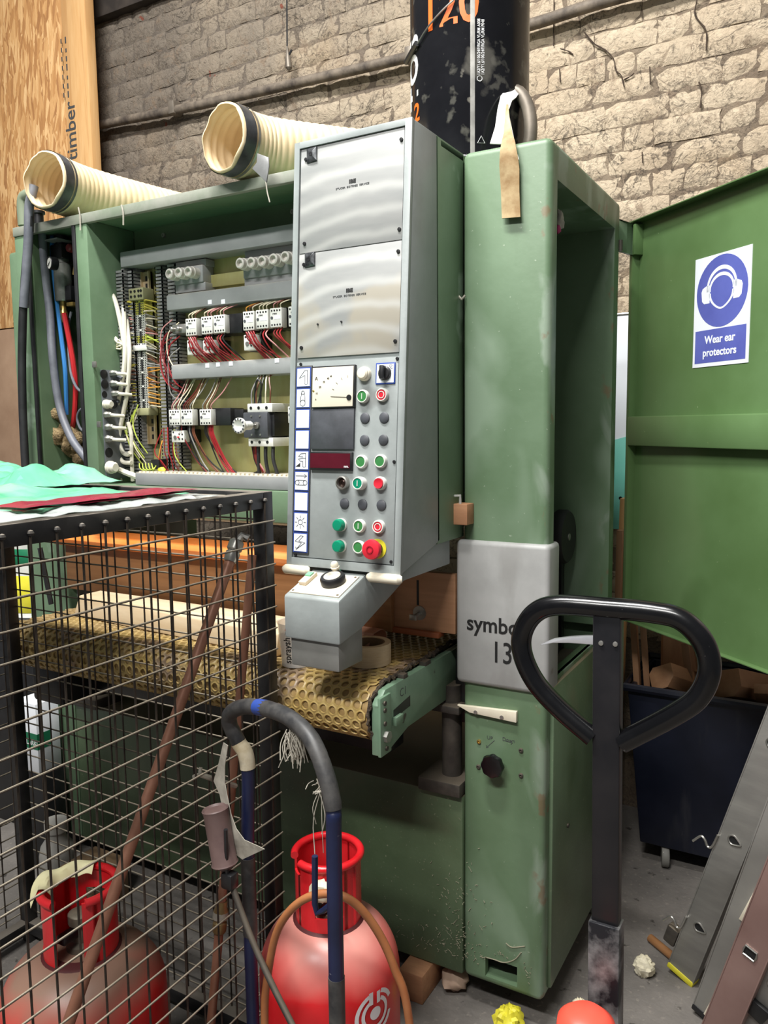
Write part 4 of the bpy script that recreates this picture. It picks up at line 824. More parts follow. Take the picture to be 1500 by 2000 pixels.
# isolator with rotary shaft
xa, xb, za, zb = er(474.3, 805.8, 523, 855, 1.735)
iso = MB().box(xa, xb, 1.735, CB - .008, za, zb).build('main_isolator', DGREYP, SM, .003)
MB().box(xb - .001, xb + .012, 1.75, CB - .008, za + .004, zb - .002).build('isolator_side', BLACKP, iso, .002)
for zz0, zz1 in ((zb, zb + .024), (za - .024, za)):
    tb_ = MB().box(xa + .012, xb + .014, 1.74, CB - .008, zz0, zz1).build('isolator_terminal', WHITEP, iso, .002)
    for k in range(3): MB().cyl((xa + .025 + k * .027, 1.741, (zz0 + zz1) / 2), (xa + .025 + k * .027, 1.739, (zz0 + zz1) / 2), .0045, 8).build('terminal_screw', BLACKP, iso)
for fx, fz in ((.35, .85), (.7, .85), (.35, .12), (.7, .12)): MB().cyl((xa + (xb - xa) * fx, 1.736, za + (zb - za) * fz), (xa + (xb - xa) * fx, 1.7335, za + (zb - za) * fz), .003, 8).build('isolator_screw', STEEL, iso)
q = px(502, 831, Y=1.735); ax = (px(459, 831, Y=1.655) - q).normalized(); ax = Vector((0, -1, 0))
MB().lathe([(.010, 0), (.010, .006), (.0045, .008), (.0045, .035)], q, ax, 14).build('isolator_shaft', STEEL, iso)
MB().lathe([(.012, .03), (.012, .055), (.009, .058), (.009, .07)], q, ax, 10).build('shaft_hub', WHITEP, iso)
MB().lathe([(.007, .07), (.021, .07), (.021, .078), (.016, .080), (.008, .074), (.0, .074)], q, ax, 28).build('shaft_dial', WHITEP, iso)
b = MB()
for i in range(12): a_ = math.radians(30 * i); b.box(q.x + .018 * math.cos(a_) - .0022, q.x + .018 * math.cos(a_) + .0022, q.y - .0805, q.y - .0775, q.z + .018 * math.sin(a_) - .0022, q.z + .018 * math.sin(a_) + .0022)
b.build('dial_notches', DGREYP, iso)
xa, xb, za, zb = er(446, 800, 476, 828, 1.78); rbox('auxiliary_block', BLACKP, SM, xa, xb, 1.78, CB - .008, za, zb, .002)
# fuse holders
def fuses(x0, y0, x1, y1, ks):
    xa, xb, za, zb = er(x0, y0, x1, y1, 1.775); h = zb - za
    fb = MB().box(xa, xb, 1.775, CB - .008, za + h * .25, zb - h * .2).build('fuse_holder', TRUNK, SM, .004)
    MB().box(xa, xb + .004, 1.785, CB - .008, zb - h * .22, zb).build('fuse_upper_cover', TRUNK, fb, .002); MB().box(xa, xb + .004, 1.78, CB - .008, za, za + h * .26).build('fuse_lower_cover', TRUNK, fb, .002)
    for kx, ky in ks:
        q = px(kx, ky, Y=1.745); c = mat('fuse_cap_plastic', (206, 202, 194), (216, 212, 204), scale=20, rough=.3)
        MB().lathe([(.0165, -.032), (.0165, -.01), (.0145, -.008), (.0145, .004), (.012, .006), (.0095, .006), (.009, -.004), (0, -.004)], q, (0, -1, 0), 18).build('fuse_cap', c, fb)
fuses(338, 512, 397, 566, [(332, 535), (350, 532.7), (369, 530.7)])
fuses(473, 490, 600, 548, [(470, 514.5), (491.7, 513), (513, 510.5), (535, 506.4), (558, 502)])
rbox('fuse_rail', ZINC, SM, px(395, 530, Y=1.81).x, -.85, 1.81, 1.822, 1.905, 1.94, .001)
for k in range(5): x_ = px(500 + k * 18, 480, Y=1.82).x; MB().tube([(x_, 1.822, 1.985), (x_ + .004, 1.815, 1.96)], .0015, 5).build('wire', WCOL['black'], SM)
# wires between trunking and devices
for (xa, xb, za, zb) in r1:
    for k in range(3):
        x_ = xa + (xb - xa) * (.2 + .3 * k); wire([(x_, 1.75, zb), (x_ + .006, 1.745, zb + .012), (x_ + .02 + R.uniform(-.005, .012), 1.775, 1.842)], R.choice(['cream', 'pink', 'brown', 'cream', 'orange']), .0016)
    for k in range(3):
        x_ = xa + (xb - xa) * (.3 + .25 * k); c = R.choice(['red', 'dark_red', 'red', 'black', 'pink']); d = R.uniform(.01, .05)
        wire([(x_, 1.755, za), (x_ + .006, 1.735, za - .02), (x_ + d * .8, 1.745, za - .05), (x_ + d + .01, 1.775, 1.684)], c, .0019)
for (xa, xb, za, zb) in r2:
    for k in range(4):
        x_ = xa + (xb - xa) * (.3 + .2 * k); wire([(x_, 1.752, zb - .005), (x_ + .012, 1.732, zb + .004), (x_ + .03, 1.74, za + .01), (x_ + .045 + .01 * k, 1.775, 1.684)], R.choice(['pink', 'red', 'red', 'dark_red']), .0018)
for (xa, xb, za, zb) in r3[:3]:
    for k in range(5):
        x_ = xa + (xb - xa) * (.12 + .19 * k); dx = R.uniform(.015, .06)
        wire([(x_, 1.752, zb), (x_ + .004, 1.748, zb + .014), (x_ + dx * .6, 1.765, zb + .05), (x_ + dx, 1.78, 1.645)], R.choice(['cream', 'grey', 'pink', 'brown', 'cream', 'dark_red']), .0017)
for (xa, xb, za, zb), cs in zip(r3[:3], (['dark_red', 'black'], ['brown', 'brown', 'black', 'grey', 'black'], ['red', 'red', 'red', 'brown', 'black', 'black'])):
    for k, c in enumerate(cs):
        x_ = xb - (xb - xa) * (.15 + .13 * k); dx = R.uniform(.05, .11)
        wire([(x_, 1.755, za), (x_ + .006, 1.752, za - .03), (x_ + dx * .5, 1.765, za - .10), (x_ + dx, 1.765, 1.368)], c, .0028 if c == 'red' else .0021)
xa, xb, za, zb = er(474.3, 805.8, 523, 855, 1.735)
for k, c in enumerate(('grey', 'brown', 'black', 'cream', 'brown')):
    x_ = xa + .02 + k * .016; wire([(x_, 1.75, zb + .024), (x_ + .004, 1.748, zb + .06), (x_ + .004 + (.012 - .006 * k), 1.765, zb + .10), (x_ - .012 + .01 * k, 1.79, 1.645)], c, .0023)
wire([(xa + .03, 1.75, zb + .024), (xa + .042, 1.742, zb + .075), (xa + .055, 1.74, zb + .088), (xa + .062, 1.742, zb + .07), (xa + .044, 1.75, zb + .024)], 'black', .003)
for k in range(3): x_ = xa + .035 + k * .026; cable('supply_cable', BLKC, SM, [(x_, 1.755, za - .02), (x_ + .003, 1.75, za - .06), (x_ + .006 * k, 1.755, za - .10), (x_ - .012 + .006 * k, 1.765, 1.368)], .0052)
for k, c in enumerate(('black', 'dark_red', 'brown', 'red', 'pink')):
    x_ = xa + .012 + .005 * k; wire([(x_, 1.755, za - .02), (x_ + .012 - .002 * k, 1.75, za - .06), (x_ + .02, 1.755, za - .09), (x_ - .006 + .006 * k, 1.765, 1.368)], c, .0022)
# loose loops beside the ducts
for k in range(9):
    x0_ = px(335 + R.uniform(-6, 10), 0, Y=1.78).x; z0 = R.uniform(1.72, 1.82); x0_ = px(335 + R.uniform(-8, 14), 690, Y=1.77).x
    wire([(x0_ + .02, 1.77, z0), (x0_ - .012, 1.758, z0 - .03), (x0_ - .018, 1.757, z0 - .09), (x0_ + R.uniform(-.01, .02), 1.76, z0 - .14), (x0_ + .03, 1.785, z0 - .16)], R.choice(['pink', 'red', 'grey', 'cream', 'dark_red']), .0018)
for k in range(8):
    x0_ = px(318 + R.uniform(-4, 30), 880, Y=1.77).x
    wire([(x0_, 1.77, 1.46 + R.uniform(0, .05)), (x0_ + R.uniform(-.02, .02), 1.755, 1.43), (x0_ + R.uniform(-.01, .03), 1.755, 1.40), (x0_ + R.uniform(0, .05), 1.765, 1.37)], R.choice(['red', 'brown', 'orange', 'lime', 'dark_red']), .0017)
for k in range(7):
    q = px(252 + k * 3, 790 + 10 * (k % 3), Y=1.76); wire([q, q + Vector((-.015, -.01, -.05)), q + Vector((.0, -.012, -.10)), q + Vector((.02, .01, -.15))], ('lime', 'cream', 'lime', 'grey')[k % 4], .002)
for k in range(5): q = px(272 + k * 6, 905, Y=1.75); wire([q, q + Vector((.012, -.005, -.018)), px(300, 922, Y=1.75) + Vector((.003 * k, 0, .005 * k))], 'lime', .0018)
q = px(316, 918, Y=1.745); crumple(q, .012, 9, sq=(1.1, .7, .8)).build('yellow_wire_nut', YELLOW, SM)
rbox('junction_block', BLACKP, SM, px(298, 0, Y=1.76).x * 0 + px(300, 918, Y=1.76).x, px(315, 918, Y=1.76).x, 1.75, CB - .01, 1.375, 1.405, .002)
# gland plate on the left inner wall
XG = -1.931
ga, gb = px(196, 722, X=XG), px(248, 725, X=XG); gz0 = px(205, 936, X=XG).z
gl = rbox('gland_plate', mat('dark_grey_gland_plate', (92, 96, 100), (106, 110, 114), scale=10, rough=.5), SM, XG - .002, XG + .004, ga.y, min(gb.y, CB - .01), gz0, ga.z, .001)
def G(cx, cy): return px(180 + cx / 6.25, 700 + cy / 6.25, X=XG + .004)
for cx, cy in ((138, 192), (150, 315), (258, 560)): MB().lathe([(.0135, 0), (.0135, .003), (0, .006)], G(cx, cy), (1, 0, 0), 16).build('blanking_plug', BLACKP, gl)
for cx, cy, r in ((150, 440, .010), (205, 1150, .015)): MB().cyl(G(cx, cy), G(cx, cy) + Vector((.0006, 0, 0)), r, 18).build('open_gland_hole', mat('hole_dark', (14, 14, 14), rough=.9), gl)
for cx, cy, r in ((165, 560, .014), (165, 690, .011), (185, 840, .012), (185, 985, .012), (215, 1330, .020), (235, 185, .010), (240, 310, .011), (258, 430, .011)):
    o = G(cx, cy); g = MB().lathe([(r, 0), (r, .008), (r * .85, .010), (r * .85, .02), (r * .6, .026), (r * .45, .026)], o, (1, 0, 0), 6 if r < .014 else 14).build('cable_gland', WHTC if r > .0135 else STEEL, gl)
    if cy in (690, 840, 985, 185, 310, 430): MB().tube(spline([o + Vector((.02, 0, 0)), o + Vector((.036, .004, -.002)), o + Vector((.045, .03, -.004))], 4), .0052, 8).build('gland_cable', WHTC, gl)
def K(pts, Y=1.735, dy=0): return [px(180 + a / 6.25, 700 + c / 6.25, Y=Y + dy * i) for i, (a, c) in enumerate(pts)]
cable('white_cable', WHTC, SM, [px(240, 560, Y=1.77), px(243, 640, Y=1.745)] + K([(400, 0), (370, 260), (310, 560), (285, 760), (290, 1000), (310, 1250), (345, 1500)]), .0072)
cable('white_cable', WHTC, SM, [px(244, 600, Y=1.77), px(251, 660, Y=1.75)] + K([(455, 0), (430, 400), (385, 640), (335, 900), (330, 1020), (370, 1140), (430, 1175), (462, 1150)]), .0066)
cable('white_cable', WHTC, SM, [G(165, 560) + Vector((.02, 0, 0))] + K([(230, 650), (283, 740), (295, 1000), (330, 1180), (380, 1265), (480, 1275)]), .0066)
cable('white_cable', WHTC, SM, K([(440, 780), (478, 940), (482, 1180), (495, 1500)], 1.745), .0062)
cable('large_white_cable', WHTC, SM, [G(215, 1330) + Vector((.015, 0, 0))] + K([(320, 1355), (450, 1410), (600, 1462)], 1.72), .0092)
cable('grey_cable', GREYC, SM, K([(370, 245), (270, 200), (205, 225), (190, 320), (240, 430), (325, 535)], 1.73), .0056)
cable('grey_cable', WHTC, SM, [px(a / 2.5, 380 + c / 2.5, Y=1.74) for a, c in ((605, 735), (600, 690), (585, 610), (560, 510), (530, 472), (502, 490), (505, 570), (540, 660), (572, 715), (610, 735))], .0068)
for k in range(4): wire([px(228, 672 + 3 * k, Y=1.74), px(232 + k, 664 + 6 * k, Y=1.735), px(238, 672 + 3 * k, Y=1.74), px(243, 690 + 8 * k, Y=1.76)], 'cream', .0028)
# strings hanging from the roof edge
for x, y0, y1 in ((237, 400, 440), (153, 405, 450)): q = px(x, y0, Y=YC - .008); q_ = px(x + 4, y1, Y=YC - .008); MB().tube(spline([q, q + (q_ - q) * .4 + Vector((.004, 0, 0)), q_], 4), .0022, 5).build('dusty_cobweb', FABRIC, SM)

# ------------------------------------------------------------------ air preparation fittings
def A(cx, cy, Y=1.70): return px(cx / 3.448, 380 + cy / 3.448, Y=Y)      # pixels of the enlarged view of this corner
q = A(425, 560, 1.75)
fu = MB().lathe([(.026, -.075), (.028, -.07), (.028, .04), (.022, .045), (.022, .06)], q, (0, 0, 1), 18).build('air_filter', mat('cast_grey', (104, 104, 100), (150, 150, 144), scale=12, rough=.35, metal=.5), SM)
MB().box(q.x - .026, q.x + .03, 1.725, 1.79, q.z + .055, q.z + .10).build('regulator_body', BLACKP, fu, .006)
MB().lathe([(.016, .10), (.02, .11), (.02, .15), (.016, .155), (0, .155)], (q.x + .0, 1.75, q.z), (0, 0, 1), 16).build('regulator_knob', BLACKP, fu)
g = A(342, 460, 1.668); MB().lathe([(.019, 0), (.020, .004), (.020, .022), (.018, .024), (.0175, .021), (0, .021)], g + Vector((0, .02, 0)), (-.25, -1, 0), 24).build('pressure_gauge', BLACKP, fu)
d_ = Vector((-.25, -1, 0)).normalized(); MB().lathe([(.017, .0212), (0, .0214)], g + Vector((0, .02, 0)), d_, 24).build('gauge_face', GAUGE, fu)
MB().tube([g + Vector((0, .02, 0)) + d_ * .022 + Vector((-.008, 0, -.008)), g + Vector((0, .02, 0)) + d_ * .022 + Vector((.006, 0, .007))], .0012, 5).build('gauge_needle', INK, fu)
MB().lathe([(.008, -.14), (.012, -.13), (.012, -.105), (.009, -.10), (.012, -.075)], (q.x - .006, 1.75, q.z), (0, 0, 1), 12).build('drain_valve', BRASS, fu)
MB().box(q.x + .015, q.x + .05, 1.735, 1.79, q.z - .075, q.z - .03).build('solenoid', BLACKP, fu, .003)
MB().box(q.x + .02, q.x + .05, 1.74, 1.79, q.z - .092, q.z - .08).build('brass_fitting', BRASS, fu, .002)
MB().lathe([(.013, 0), (.013, .02), (.009, .024), (0, .024)], A(480, 365, 1.74) + Vector((.0, .01, 0)), (0, -1, .1), 14).build('red_lockout_knob', mat('dark_red_plastic', (120, 36, 40), rough=.4), fu)
MB().tube(spline([A(510, 400, 1.75), A(512, 450, 1.73), A(500, 540, 1.73)], 5), .006, 8).build('brass_pipe', BRASS, fu)
cable('blue_air_hose', BLUEH, SM, [A(350, 235, 1.735), A(352, 400, 1.735), A(365, 560, 1.735), A(385, 740, 1.735), A(415, 980, 1.73), A(440, 1200, 1.72), A(450, 1480, 1.73)], .0072)
cable('red_air_hose', REDH, SM, [A(432, 800, 1.74), A(470, 1000, 1.74), A(495, 1150, 1.74), A(510, 1300, 1.745), A(500, 1500, 1.75), A(480, 1600, 1.76)], .0085)
cable('grey_air_tube', GREYC, SM, [A(480, 790, 1.77), A(462, 900, 1.76), A(470, 1150, 1.74), A(510, 1290, 1.73), A(580, 1350, 1.74)], .0045)
cable('grey_air_tube', GREYC, SM, [A(590, 1435, 1.75), A(540, 1450, 1.74), A(520, 1510, 1.74), A(545, 1580, 1.74), A(598, 1605, 1.75)], .004)
cable('thick_grey_cable', GREYC, SM, [A(283, 250, 1.70), A(300, 480, 1.705), A(335, 800, 1.705), A(355, 1100, 1.695), A(400, 1420, 1.70), A(480, 1640, 1.69), A(590, 1790, 1.685)], .0125, 10)
cable('thick_black_cable', BLKC, SM, [A(195, 60, 1.62), A(200, 200, 1.615), A(175, 480, 1.612), A(155, 800, 1.612), A(148, 1150, 1.612), A(155, 1500, 1.612), A(175, 1900, 1.612)], .0125, 10)
MB().tube(spline([A(228, -60, 1.62), A(212, 10, 1.615), A(196, 90, 1.615), A(190, 320, 1.612), A(160, 760, 1.61)], 6), .0138, 10).build('grey_tape_wrap', GREYC, SM)
el = A(175, 120, 1.68); MB().tube(spline([el + Vector((-.01, 0, -.04)), el + Vector((-.01, 0, .02)), el + Vector((.0, 0, .045)), el + Vector((.035, 0, .05))], 5), .02, 12).build('elbow_fitting', mat('dusty_green_fitting', (120, 130, 108), rough=.6), SM)
MB().lathe([(.015, 0), (.015, .04), (.02, .042), (.02, .05)], (el.x + .045, 1.69, 2.124), (0, 0, 1), 14).build('roof_grommet', BLACKP, SM)
b = MB()
for k in range(26):
    f = k / 25; c = A(330 + 210 * f + R.uniform(-35, 35), 1500 + 330 * f + R.uniform(-60, 40) - (70 if f > .6 else 0), 1.72 + R.uniform(0, .05)); c.z = max(c.z, 1.285)
    q = crumple(c, R.uniform(.014, .03), k * 1.7, .5, n=10, fr=3); b.add(q.v, q.f)
o = b.build('sawdust_clump', FLUFF, SM, ang=80, weld=False); o['kind'] = 'stuff'
q = A(370, 215, 1.72); MB().box(q.x - .03, q.x + .03, 1.70, 1.76, 2.085, 2.089).build('torn_foil_bit', SILVT, SM)

# ------------------------------------------------------------------ open side door with its safety sign
DH = Vector((-.562, 2.562, 0)); DD = Vector((.75, -.66, 0)).normalized(); DN = Vector((DD.y, -DD.x, 0))
def dp(s, z, d): return DH + DD * s + DN * d + Vector((0, 0, z))
def dbox(b, s0, s1, z0, z1, d0, d1): return b.hexa([dp(s0, z0, d0), dp(s1, z0, d0), dp(s1, z1, d0), dp(s0, z1, d0)], [dp(s0, z0, d1), dp(s1, z0, d1), dp(s1, z1, d1), dp(s0, z1, d1)])
def duv(x, y, d=0): p = pln(x, y, DH + DN * d, DN); return (p - DH).dot(DD), p.z
DZ0, DZ1, DW = .868, 2.104, .72
door = dbox(MB(), 0, DW, DZ0, DZ1, -.004, 0).build('side_door', GREEND, SM, 0)
b = MB()
for a in ((0, .014, DZ0, DZ1), (DW - .014, DW, DZ0, DZ1)): dbox(b, *a, -.004, .026)
dbox(b, .0, DW, DZ1 - .003, DZ1, -.004, .034); dbox(b, 0, DW, DZ0, DZ0 + .003, -.004, .02); b.build('door_edge_flange', GREEND, door, .001)
za, zb = duv(1300, 812)[1], duv(1300, 872)[1]; dbox(MB(), .012, DW - .012, min(za, zb), max(za, zb), 0, .03).build('door_stiffener', GREEND, door, .004)
dbox(MB(), .018, .03, DZ1 - .10, DZ1 - .01, 0, .03).build('door_hinge_lug', GREEND, door, .002)
MB().hexa([Vector((XR - .03, YB - .01, 2.005)), dp(0, 2.005, .012), dp(0, 2.095, .012), Vector((XR - .03, YB - .01, 2.095))], [Vector((XR - .04, YB + .01, 2.005)), dp(0, 2.005, -.004), dp(0, 2.095, -.004), Vector((XR - .04, YB + .01, 2.095))]).build('hinge_bracket', GREEN, SM, .004)
MB().cyl((XR + .004, YB - .012, 1.99), (XR + .004, YB - .012, 2.02), .006, 10).build('hinge_pin', DSTEEL, SM)
cs = [duv(*p) for p in ((1360, 507), (1472, 477), (1461, 708), (1353, 719))]
s0 = (cs[0][0] + cs[3][0]) / 2; s1 = (cs[1][0] + cs[2][0]) / 2; z1 = (cs[0][1] + cs[1][1]) / 2; z0 = (cs[2][1] + cs[3][1]) / 2
sg = dbox(MB(), s0, s1, z0, z1, 0, .0015).build('ear_protection_sign', SIGNW, SM); sg['label'] = 'white and blue sign with a headphone pictogram reading Wear ear protectors'
SW, SH = s1 - s0, z1 - z0
def sp_(u, v, d): return dp(s0 + u * SW, z0 + v * SH, .0015 + d)
def poly(pts, d0, d1):
    b = MB(); n = len(pts); b.v = [tuple(sp_(u, v, d0)) for u, v in pts] + [tuple(sp_(u, v, d1)) for u, v in pts]
    b.f = [tuple(range(n)), tuple(range(2 * n - 1, n - 1, -1))] + [(i, (i + 1) % n, n + (i + 1) % n, n + i) for i in range(n)]; return b
def ell(cx, cy, rx, ry, a0=0, a1=360, n=40): return [(cx + rx * math.cos(math.radians(a0 + (a1 - a0) * i / n)), cy + ry * math.sin(math.radians(a0 + (a1 - a0) * i / n))) for i in range(n if a1 - a0 == 360 else n + 1)]
rk = SW / SH; cy = .665; rx = .455; ry = rx * rk
poly(ell(.5, cy, rx, ry), 0, .0003).build('sign_disc', SIGNB, sg)
poly([(.04, .035), (.95, .035), (.95, .335), (.04, .335)], 0, .0003).build('sign_text_panel', SIGNB, sg)
def band(c, r1, r2, a0, a1, n=30):     # ring segment, r = (rx, ry)
    return ell(c[0], c[1], r1[0], r1[1], a0, a1, n) + ell(c[0], c[1], r2[0], r2[1], a0, a1, n)[::-1]
b = MB()
for p in (band((.5, .70), (.27, .19 * 1.0), (.235, .155), -8, 188), band((.5, .685), (.225, .145), (.195, .115), -5, 185)):
    q = poly(p, .0003, .0006); b.add(q.v, q.f)
for sgn in (-1, 1):
    f = lambda u: .5 + sgn * u
    q = poly([(f(a), c) for a, c in ((.205, .735), (.275, .735), (.345, .715), (.365, .685), (.35, .60), (.31, .575), (.21, .575))], .0003, .0006); b.add(q.v, q.f)
head = [(.5 + (.21 if t > 0 else .21) * math.cos(math.radians(a)), 0) for a, t in ()]
hp = []
for i in range(41):
    a = math.pi * i / 40; hp.append((.5 - .225 * math.cos(a) * (1 - .30 * math.sin(a) ** 3), .66 - .155 * math.sin(a)))
hq = []
for i in range(41):
    a = math.pi * i / 40; hq.append((.5 - .190 * math.cos(a) * (1 - .30 * math.sin(a) ** 3), .66 - .138 * math.sin(a)))
q = poly(hp + hq[::-1], .0003, .0006); b.add(q.v, q.f)
b.build('sign_headphone_pictogram', SIGNW, sg)
for s_, v in (('Wear ear', .21), ('protectors', .095)):
    textmb(s_, .0295, lambda u, w, d: sp_(.495 + u / SW, v + w / SH, .0003 + d), align='CENTER', bold=.0007, xs=.97).build('sign_lettering', SIGNW, sg)

# ------------------------------------------------------------------ things on top of the machine
def ribbed_hose(name, label, path, rad, grp, tape_flap):
    t = thing(name, label, 'hose', path[0], grp); P = spline(path, 22); k = len(P); n = 36
    L = [0]
    for a, c in zip(P, P[1:]): L.append(L[-1] + (c - a).length)
    def ro(s): return rad + .0028 * abs(math.sin(math.pi * s / .021)) ** .6
    def sweep(rf, jag=0):
        b = MB(); T0 = (P[1] - P[0]).normalized(); u = Vector((0, 0, 1)); u = (u - T0 * u.dot(T0)).normalized()
        pts = []; s = 0
        for s, p, tg_ in samp:
            u2 = Vector((0, 0, 1)); u2 = (u2 - tg_ * u2.dot(tg_)).normalized(); w = tg_.cross(u2)
            for j in range(n):
                a = 2 * math.pi * j / n; jj = jag * (noise.noise(Vector((math.cos(a) * 2.4, math.sin(a) * 2.4, 7))) + .35) if s < .02 else 0
                pts.append(p + (u2 * math.cos(a) + w * math.sin(a)) * rf(s) - tg_ * jj)
        m = len(samp); b.v = [tuple(q) for q in pts]; b.f = [(i * n + j, i * n + (j + 1) % n, (i + 1) * n + (j + 1) % n, (i + 1) * n + j) for i in range(m - 1) for j in range(n)]
        return b
    samp = []; tot = L[-1]; m = int(tot / .0035); i = 0
    for q in range(m):
        s = tot * q / (m - 1)
        while i < k - 2 and L[i + 1] < s: i += 1
        f = (s - L[i]) / max(1e-9, L[i + 1] - L[i]); samp.append((s, P[i].lerp(P[i + 1], f), (P[min(i + 2, k - 1)] - P[max(i - 1, 0)]).normalized()))
    full = samp
    bo = sweep(ro, .009); bi = sweep(lambda s: ro(s) - .0035, .009); nb = len(bo.v); bo.f += [(j, (j + 1) % n, nb + (j + 1) % n, nb + j) for j in range(n)]; bo.v += bi.v; bo.f += [tuple(x + nb for x in f) for f in bi.f]
    bo.build('hose_wall', TAN, t, ang=70)
    samp = full[1:10]; b = sweep(lambda s: rad + .0045, .004); nb = len(b.v); b.build('tape_band', TAPE, t, ang=60)
    samp = full[10:13]; sweep(lambda s: rad + .0055).build('clamp_band', STEEL if tape_flap else TAPE, t, ang=60)
    return t, full
h2, f2 = ribbed_hose('extraction_hose', 'cream ribbed extraction hose lying open behind the grey control box top', [Vector(p) for p in ((-1.362, 1.60, 2.216), (-1.335, 1.72, 2.214), (-1.235, 1.86, 2.214), (-1.135, 1.99, 2.214), (-1.10, 2.16, 2.21), (-1.12, 2.34, 2.214), (-1.16, 2.5, 2.19))], .0815, 'cream extraction hoses on the machine roof', True)
h1, f1 = ribbed_hose('extraction_hose', 'cream ribbed extraction hose nearest the strand board, ending at the cabinet corner', [Vector(p) for p in ((-2.040, 1.60, 2.222), (-2.052, 1.75, 2.218), (-2.02, 1.95, 2.214), (-1.99, 2.15, 2.214), (-2.0, 2.36, 2.212), (-2.05, 2.55, 2.19))], .079, 'cream extraction hoses on the machine roof', False)
q = px(512, 318, Y=1.60)
MB().prism([px(x, y, Y=1.605) for x, y in ((504, 300), (526, 308), (527, 325), (522, 357), (510, 345), (494, 330), (503, 318))], (0, -.004, 0)).build('tape_flap', SILVT, h2, .001)
MB().tube(spline([px(519, 352, Y=1.603), px(522, 375, Y=1.603), px(527, 395, Y=1.603)], 4), .0016, 5).build('tape_thread', FABRIC, h2)

DC = Vector((-.858, 1.965, 2.128)); DR = .152
dr = thing('paint_drum', 'black steel drum with orange 120 lettering standing on the green machine', 'drum', DC)
MB().lathe([(0, .004), (DR - .006, .004), (DR - .004, 0), (DR, .003), (DR, .012), (DR - .003, .016), (DR - .002, .02), (DR - .002, .46), (DR + .003, .47), (DR + .003, .48), (DR - .002, .49), (DR - .002, .60), (DR + .004, .605), (DR + .004, .615), (DR - .01, .615), (0, .61)], DC, (0, 0, 1), 56).build('drum_shell', DRUM, dr)
def dpt(x, y):      # pixel on the drum surface -> angle, height
    d = ray(x, y); o = CAMP - DC; a = d.x ** 2 + d.y ** 2; b = 2 * (o.x * d.x + o.y * d.y); c = o.x ** 2 + o.y ** 2 - DR ** 2
    disc = max(0, b * b - 4 * a * c); t_ = (-b - math.sqrt(disc)) / (2 * a); p = CAMP + d * t_; return math.atan2(p.y - DC.y, p.x - DC.x), p.z - DC.z
def dwrap(a0, h0, rot=False):
    def f(u, v, d):
        if rot: u, v = -v, u
        a = a0 + u / DR; return Vector((DC.x + (DR - .0016 + d) * math.cos(a), DC.y + (DR - .0016 + d) * math.sin(a), DC.z + h0 + v))
    return f
a, h = dpt(826, 66); textmb('120', .125, dwrap(a, h), bold=.002, xs=.80).build('drum_number', ORANGEPR, dr)
a, h = dpt(816, 202); textmb('TOS', .085, dwrap(a - .02, h, True), bold=.0025, xs=1.05).build('drum_side_lettering', WHITEPR, dr)
a, h = dpt(820, 232); textmb('2', .062, dwrap(a - .22, h), bold=.001).build('drum_small_number', ORANGEPR, dr)
a, h = dpt(921, 260)
b = MB(); b.grid(lambda u, v: dwrap(a - .02, .012)(u * .011, v * .59, .001), 2, 1); b.build('drum_seam', STEEL, dr)
for i, s_ in enumerate(('1A2/Y1.6/100/24/F/RGA VL/RM A008', '1A2/Y1.6/100/24/F/RGA VL/RM P048')):
    a, h = dpt(938 + i * 8, 146); textmb(s_, .0105, dwrap(a, h, True), bold=.0001, xs=.78).build('drum_code_print', WHITEPR, dr)
a, h = dpt(937, 153); MB().tube([dwrap(a, h)(.006 * math.cos(q), .006 * math.sin(q), .001) for q in [2 * math.pi * i / 20 for i in range(20)]], .0008, 4, closed=True).build('drum_ring_mark', WHITEPR, dr)
a, h = dpt(940, 273); MB().tube([dwrap(a, h)(x, y, .001) for x, y in ((-.009, -.007), (.009, -.007), (0, .009))], .001, 4, closed=True).build('drum_recycling_mark', WHITEPR, dr)
a0, h0 = dpt(818, 86); a1, h1_ = dpt(888, 0); MB().tube([dwrap(a0 + (a1 - a0) * i / 10, h0 + (h1_ - h0) * i / 10)(0, 0, .005) for i in range(11)], .0022, 6).build('drum_wire_handle', STEEL, dr)
MB().tube([dwrap(a0, h0)(0, 0, .008), px(793, 122, Y=1.88)], .007, 8).build('handle_grip', BLKC, dr)

# strap over the lifting eye: white loop, tan tail hanging on the column front
st = thing('webbing_strap', 'white and tan webbing strap looped through the lifting eye', 'strap', (-.69, 1.74, 1.96))
def ribbon(rows, name, m, par, th=.0025):
    b = MB(); n = len(rows); V = []
    for (l, r) in rows: V += [Vector(l), Vector(r)]
    nrm = []
    for i in range(n):
        t_ = (V[2 * min(i + 1, n - 1)] - V[2 * max(i - 1, 0)]); w = V[2 * i + 1] - V[2 * i]; c = t_.cross(w); nrm.append(c.normalized() * th if c.length > 1e-9 else Vector((0, -th, 0)))
    b.v = [tuple(v) for v in V] + [tuple(V[i] + nrm[i // 2]) for i in range(2 * n)]
    for i in range(n - 1):
        a, c = 2 * i, 2 * i + 2; o = 2 * n
        b.f += [(a, a + 1, c + 1, c), (o + a, o + c, o + c + 1, o + a + 1), (a, c, o + c, o + a), (a + 1, o + a + 1, o + c + 1, c + 1)]
    b.f += [(0, 2 * n, 2 * n + 1, 1), (2 * n - 2, 2 * n - 1, 4 * n - 1, 4 * n - 2)]
    return b.build(name, m, par, ang=50)
def rp(l, r, Y): return (px(*l, Y=Y), px(*r, Y=Y))
ribbon([rp((957, 280), (984, 281), 1.775), rp((967, 248), (987, 250), 1.80), rp((972, 212), (993, 216), 1.83), rp((978, 187), (1000, 196), 1.87), rp((990, 172), (1008, 190), 1.90), rp((1005, 164), (1015, 180), 1.92)], 'strap_loop', STRAPW, st)
